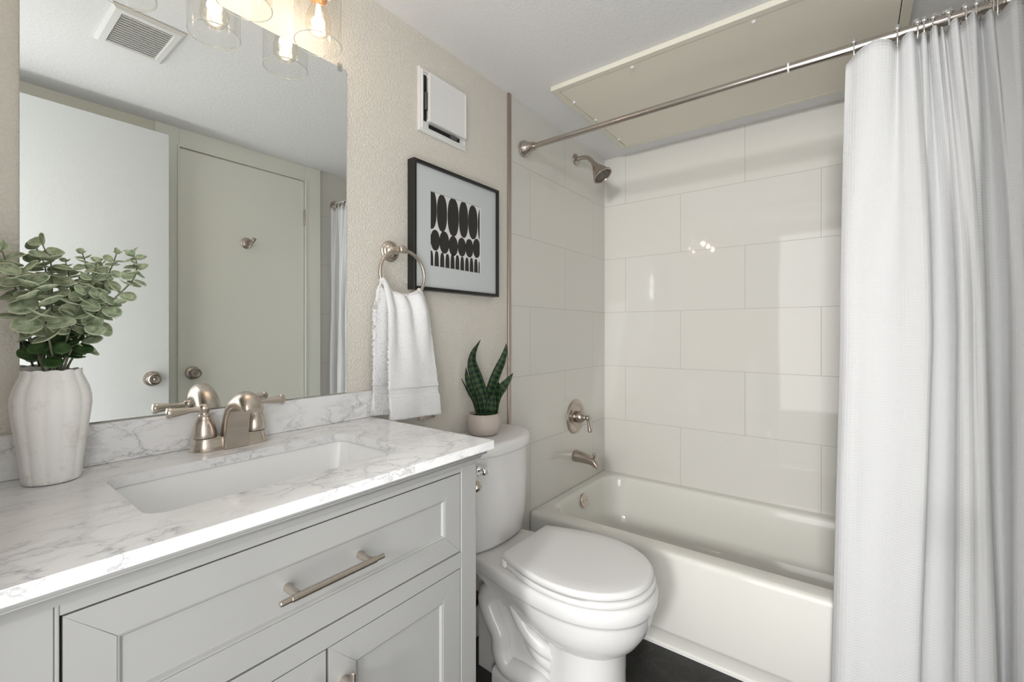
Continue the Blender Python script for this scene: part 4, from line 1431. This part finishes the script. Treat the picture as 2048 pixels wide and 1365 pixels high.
# curtain cross-sections: (y, bulge toward the room) from free edge to the right wall
TOPS = 1.35
TOP = [(-1.133, .000), (-1.146, .004), (-1.165, .016), (-1.195, .026), (-1.225, .018), (-1.243, .000), (-1.252, .014), (-1.268, .022), (-1.279, .006), (-1.284, .000), (-1.290, .012), (-1.297, .010), (-1.301, .000), (-1.307, .014), (-1.315, .018), (-1.321, .004),
       (-1.327, .012), (-1.335, .000), (-1.342, .016), (-1.352, .020), (-1.360, .004), (-1.371, .014), (-1.381, .022), (-1.391, .008), (-1.398, .000), (-1.405, .014), (-1.413, .016), (-1.419, .002), (-1.430, .006), (-1.445, .024), (-1.462, .020), (-1.474, .004)]
MID = [(-1.120, .000), (-1.134, .016), (-1.155, .022), (-1.180, .014), (-1.208, .010), (-1.236, .018), (-1.262, .028), (-1.288, .032), (-1.303, .028), (-1.310, .012), (-1.3105, -.010), (-1.318, -.024), (-1.332, -.028), (-1.345, -.022), (-1.354, -.004), (-1.357, .016),
       (-1.364, .026), (-1.374, .024), (-1.384, .014), (-1.390, .018), (-1.399, .016), (-1.406, .004), (-1.409, -.012), (-1.420, -.026), (-1.434, -.026), (-1.445, -.008), (-1.448, .014), (-1.454, .026), (-1.463, .030), (-1.472, .022), (-1.480, .008), (-1.486, -.006)]
BOT = [(-1.098, .000), (-1.112, .020), (-1.136, .030), (-1.164, .022), (-1.192, .020), (-1.218, .028), (-1.243, .036), (-1.263, .038), (-1.275, .032), (-1.281, .014), (-1.2815, -.012), (-1.292, -.028), (-1.312, -.034), (-1.331, -.026), (-1.344, -.004), (-1.349, .018),
       (-1.360, .032), (-1.376, .034), (-1.390, .026), (-1.402, .022), (-1.414, .024), (-1.426, .016), (-1.432, -.004), (-1.437, -.020), (-1.443, -.024), (-1.447, -.008), (-1.450, .014), (-1.456, .028), (-1.465, .034), (-1.474, .028), (-1.482, .012), (-1.488, -.004)]
NU, NV = 250, 70
ZT, ZB = 1.922, 0.060
sect = [[(p.x, p.y) for p in catmull([(a, c, 0) for a, c in S], NU)] for S in ([(a, c * TOPS) for a, c in TOP], MID, BOT)]
CX = -0.832


def cur(u, v):
    i = int(round(u * NU))
    t0, t1_, t2_ = sect[0][i], sect[1][i], sect[2][i]
    vm_ = 0.42
    if v < vm_:
        k = v / vm_
        k = 1 - (1 - k) ** 1.6
        y = t0[0] + (t1_[0] - t0[0]) * k
        b = t0[1] + (t1_[1] - t0[1]) * k
    else:
        k = (v - vm_) / (1 - vm_)
        y = t1_[0] + (t2_[0] - t1_[0]) * k
        b = t1_[1] + (t2_[1] - t1_[1]) * k
    lean = 0.012 * max(0, v - 0.5)
    hang = 0.010 * (1 - min(1, v / 0.05)) * (b / 0.02)
    z = ZT - (ZT - ZB) * v + hang - (0.012 * max(0, 1 - u / 0.035) * max(0, 1 - v / 0.03))
    x = CX - b - lean + 0.0025 * math.sin(v * 17 + u * 23) * min(1, v * 4)
    return (x, y, z)


arc = [0.0]
for i in range(1, NU + 1):
    a, c = sect[1][i - 1], sect[1][i]
    arc.append(arc[-1] + math.hypot(a[0] - c[0], a[1] - c[1]))
cu = MB()
cu.grid(cur, NU, NV, lambda i, j, u, v: (arc[i], (ZT - ZB) * v))
crt = thing('shower_curtain', 'white waffle-weave shower curtain gathered at the right end of the rod', 'shower curtain', (CX, -1.30, ZB))
obj('curtain_cloth', cu, 'curtain', crt, smooth=80, fixn=False, solid=0.0016)
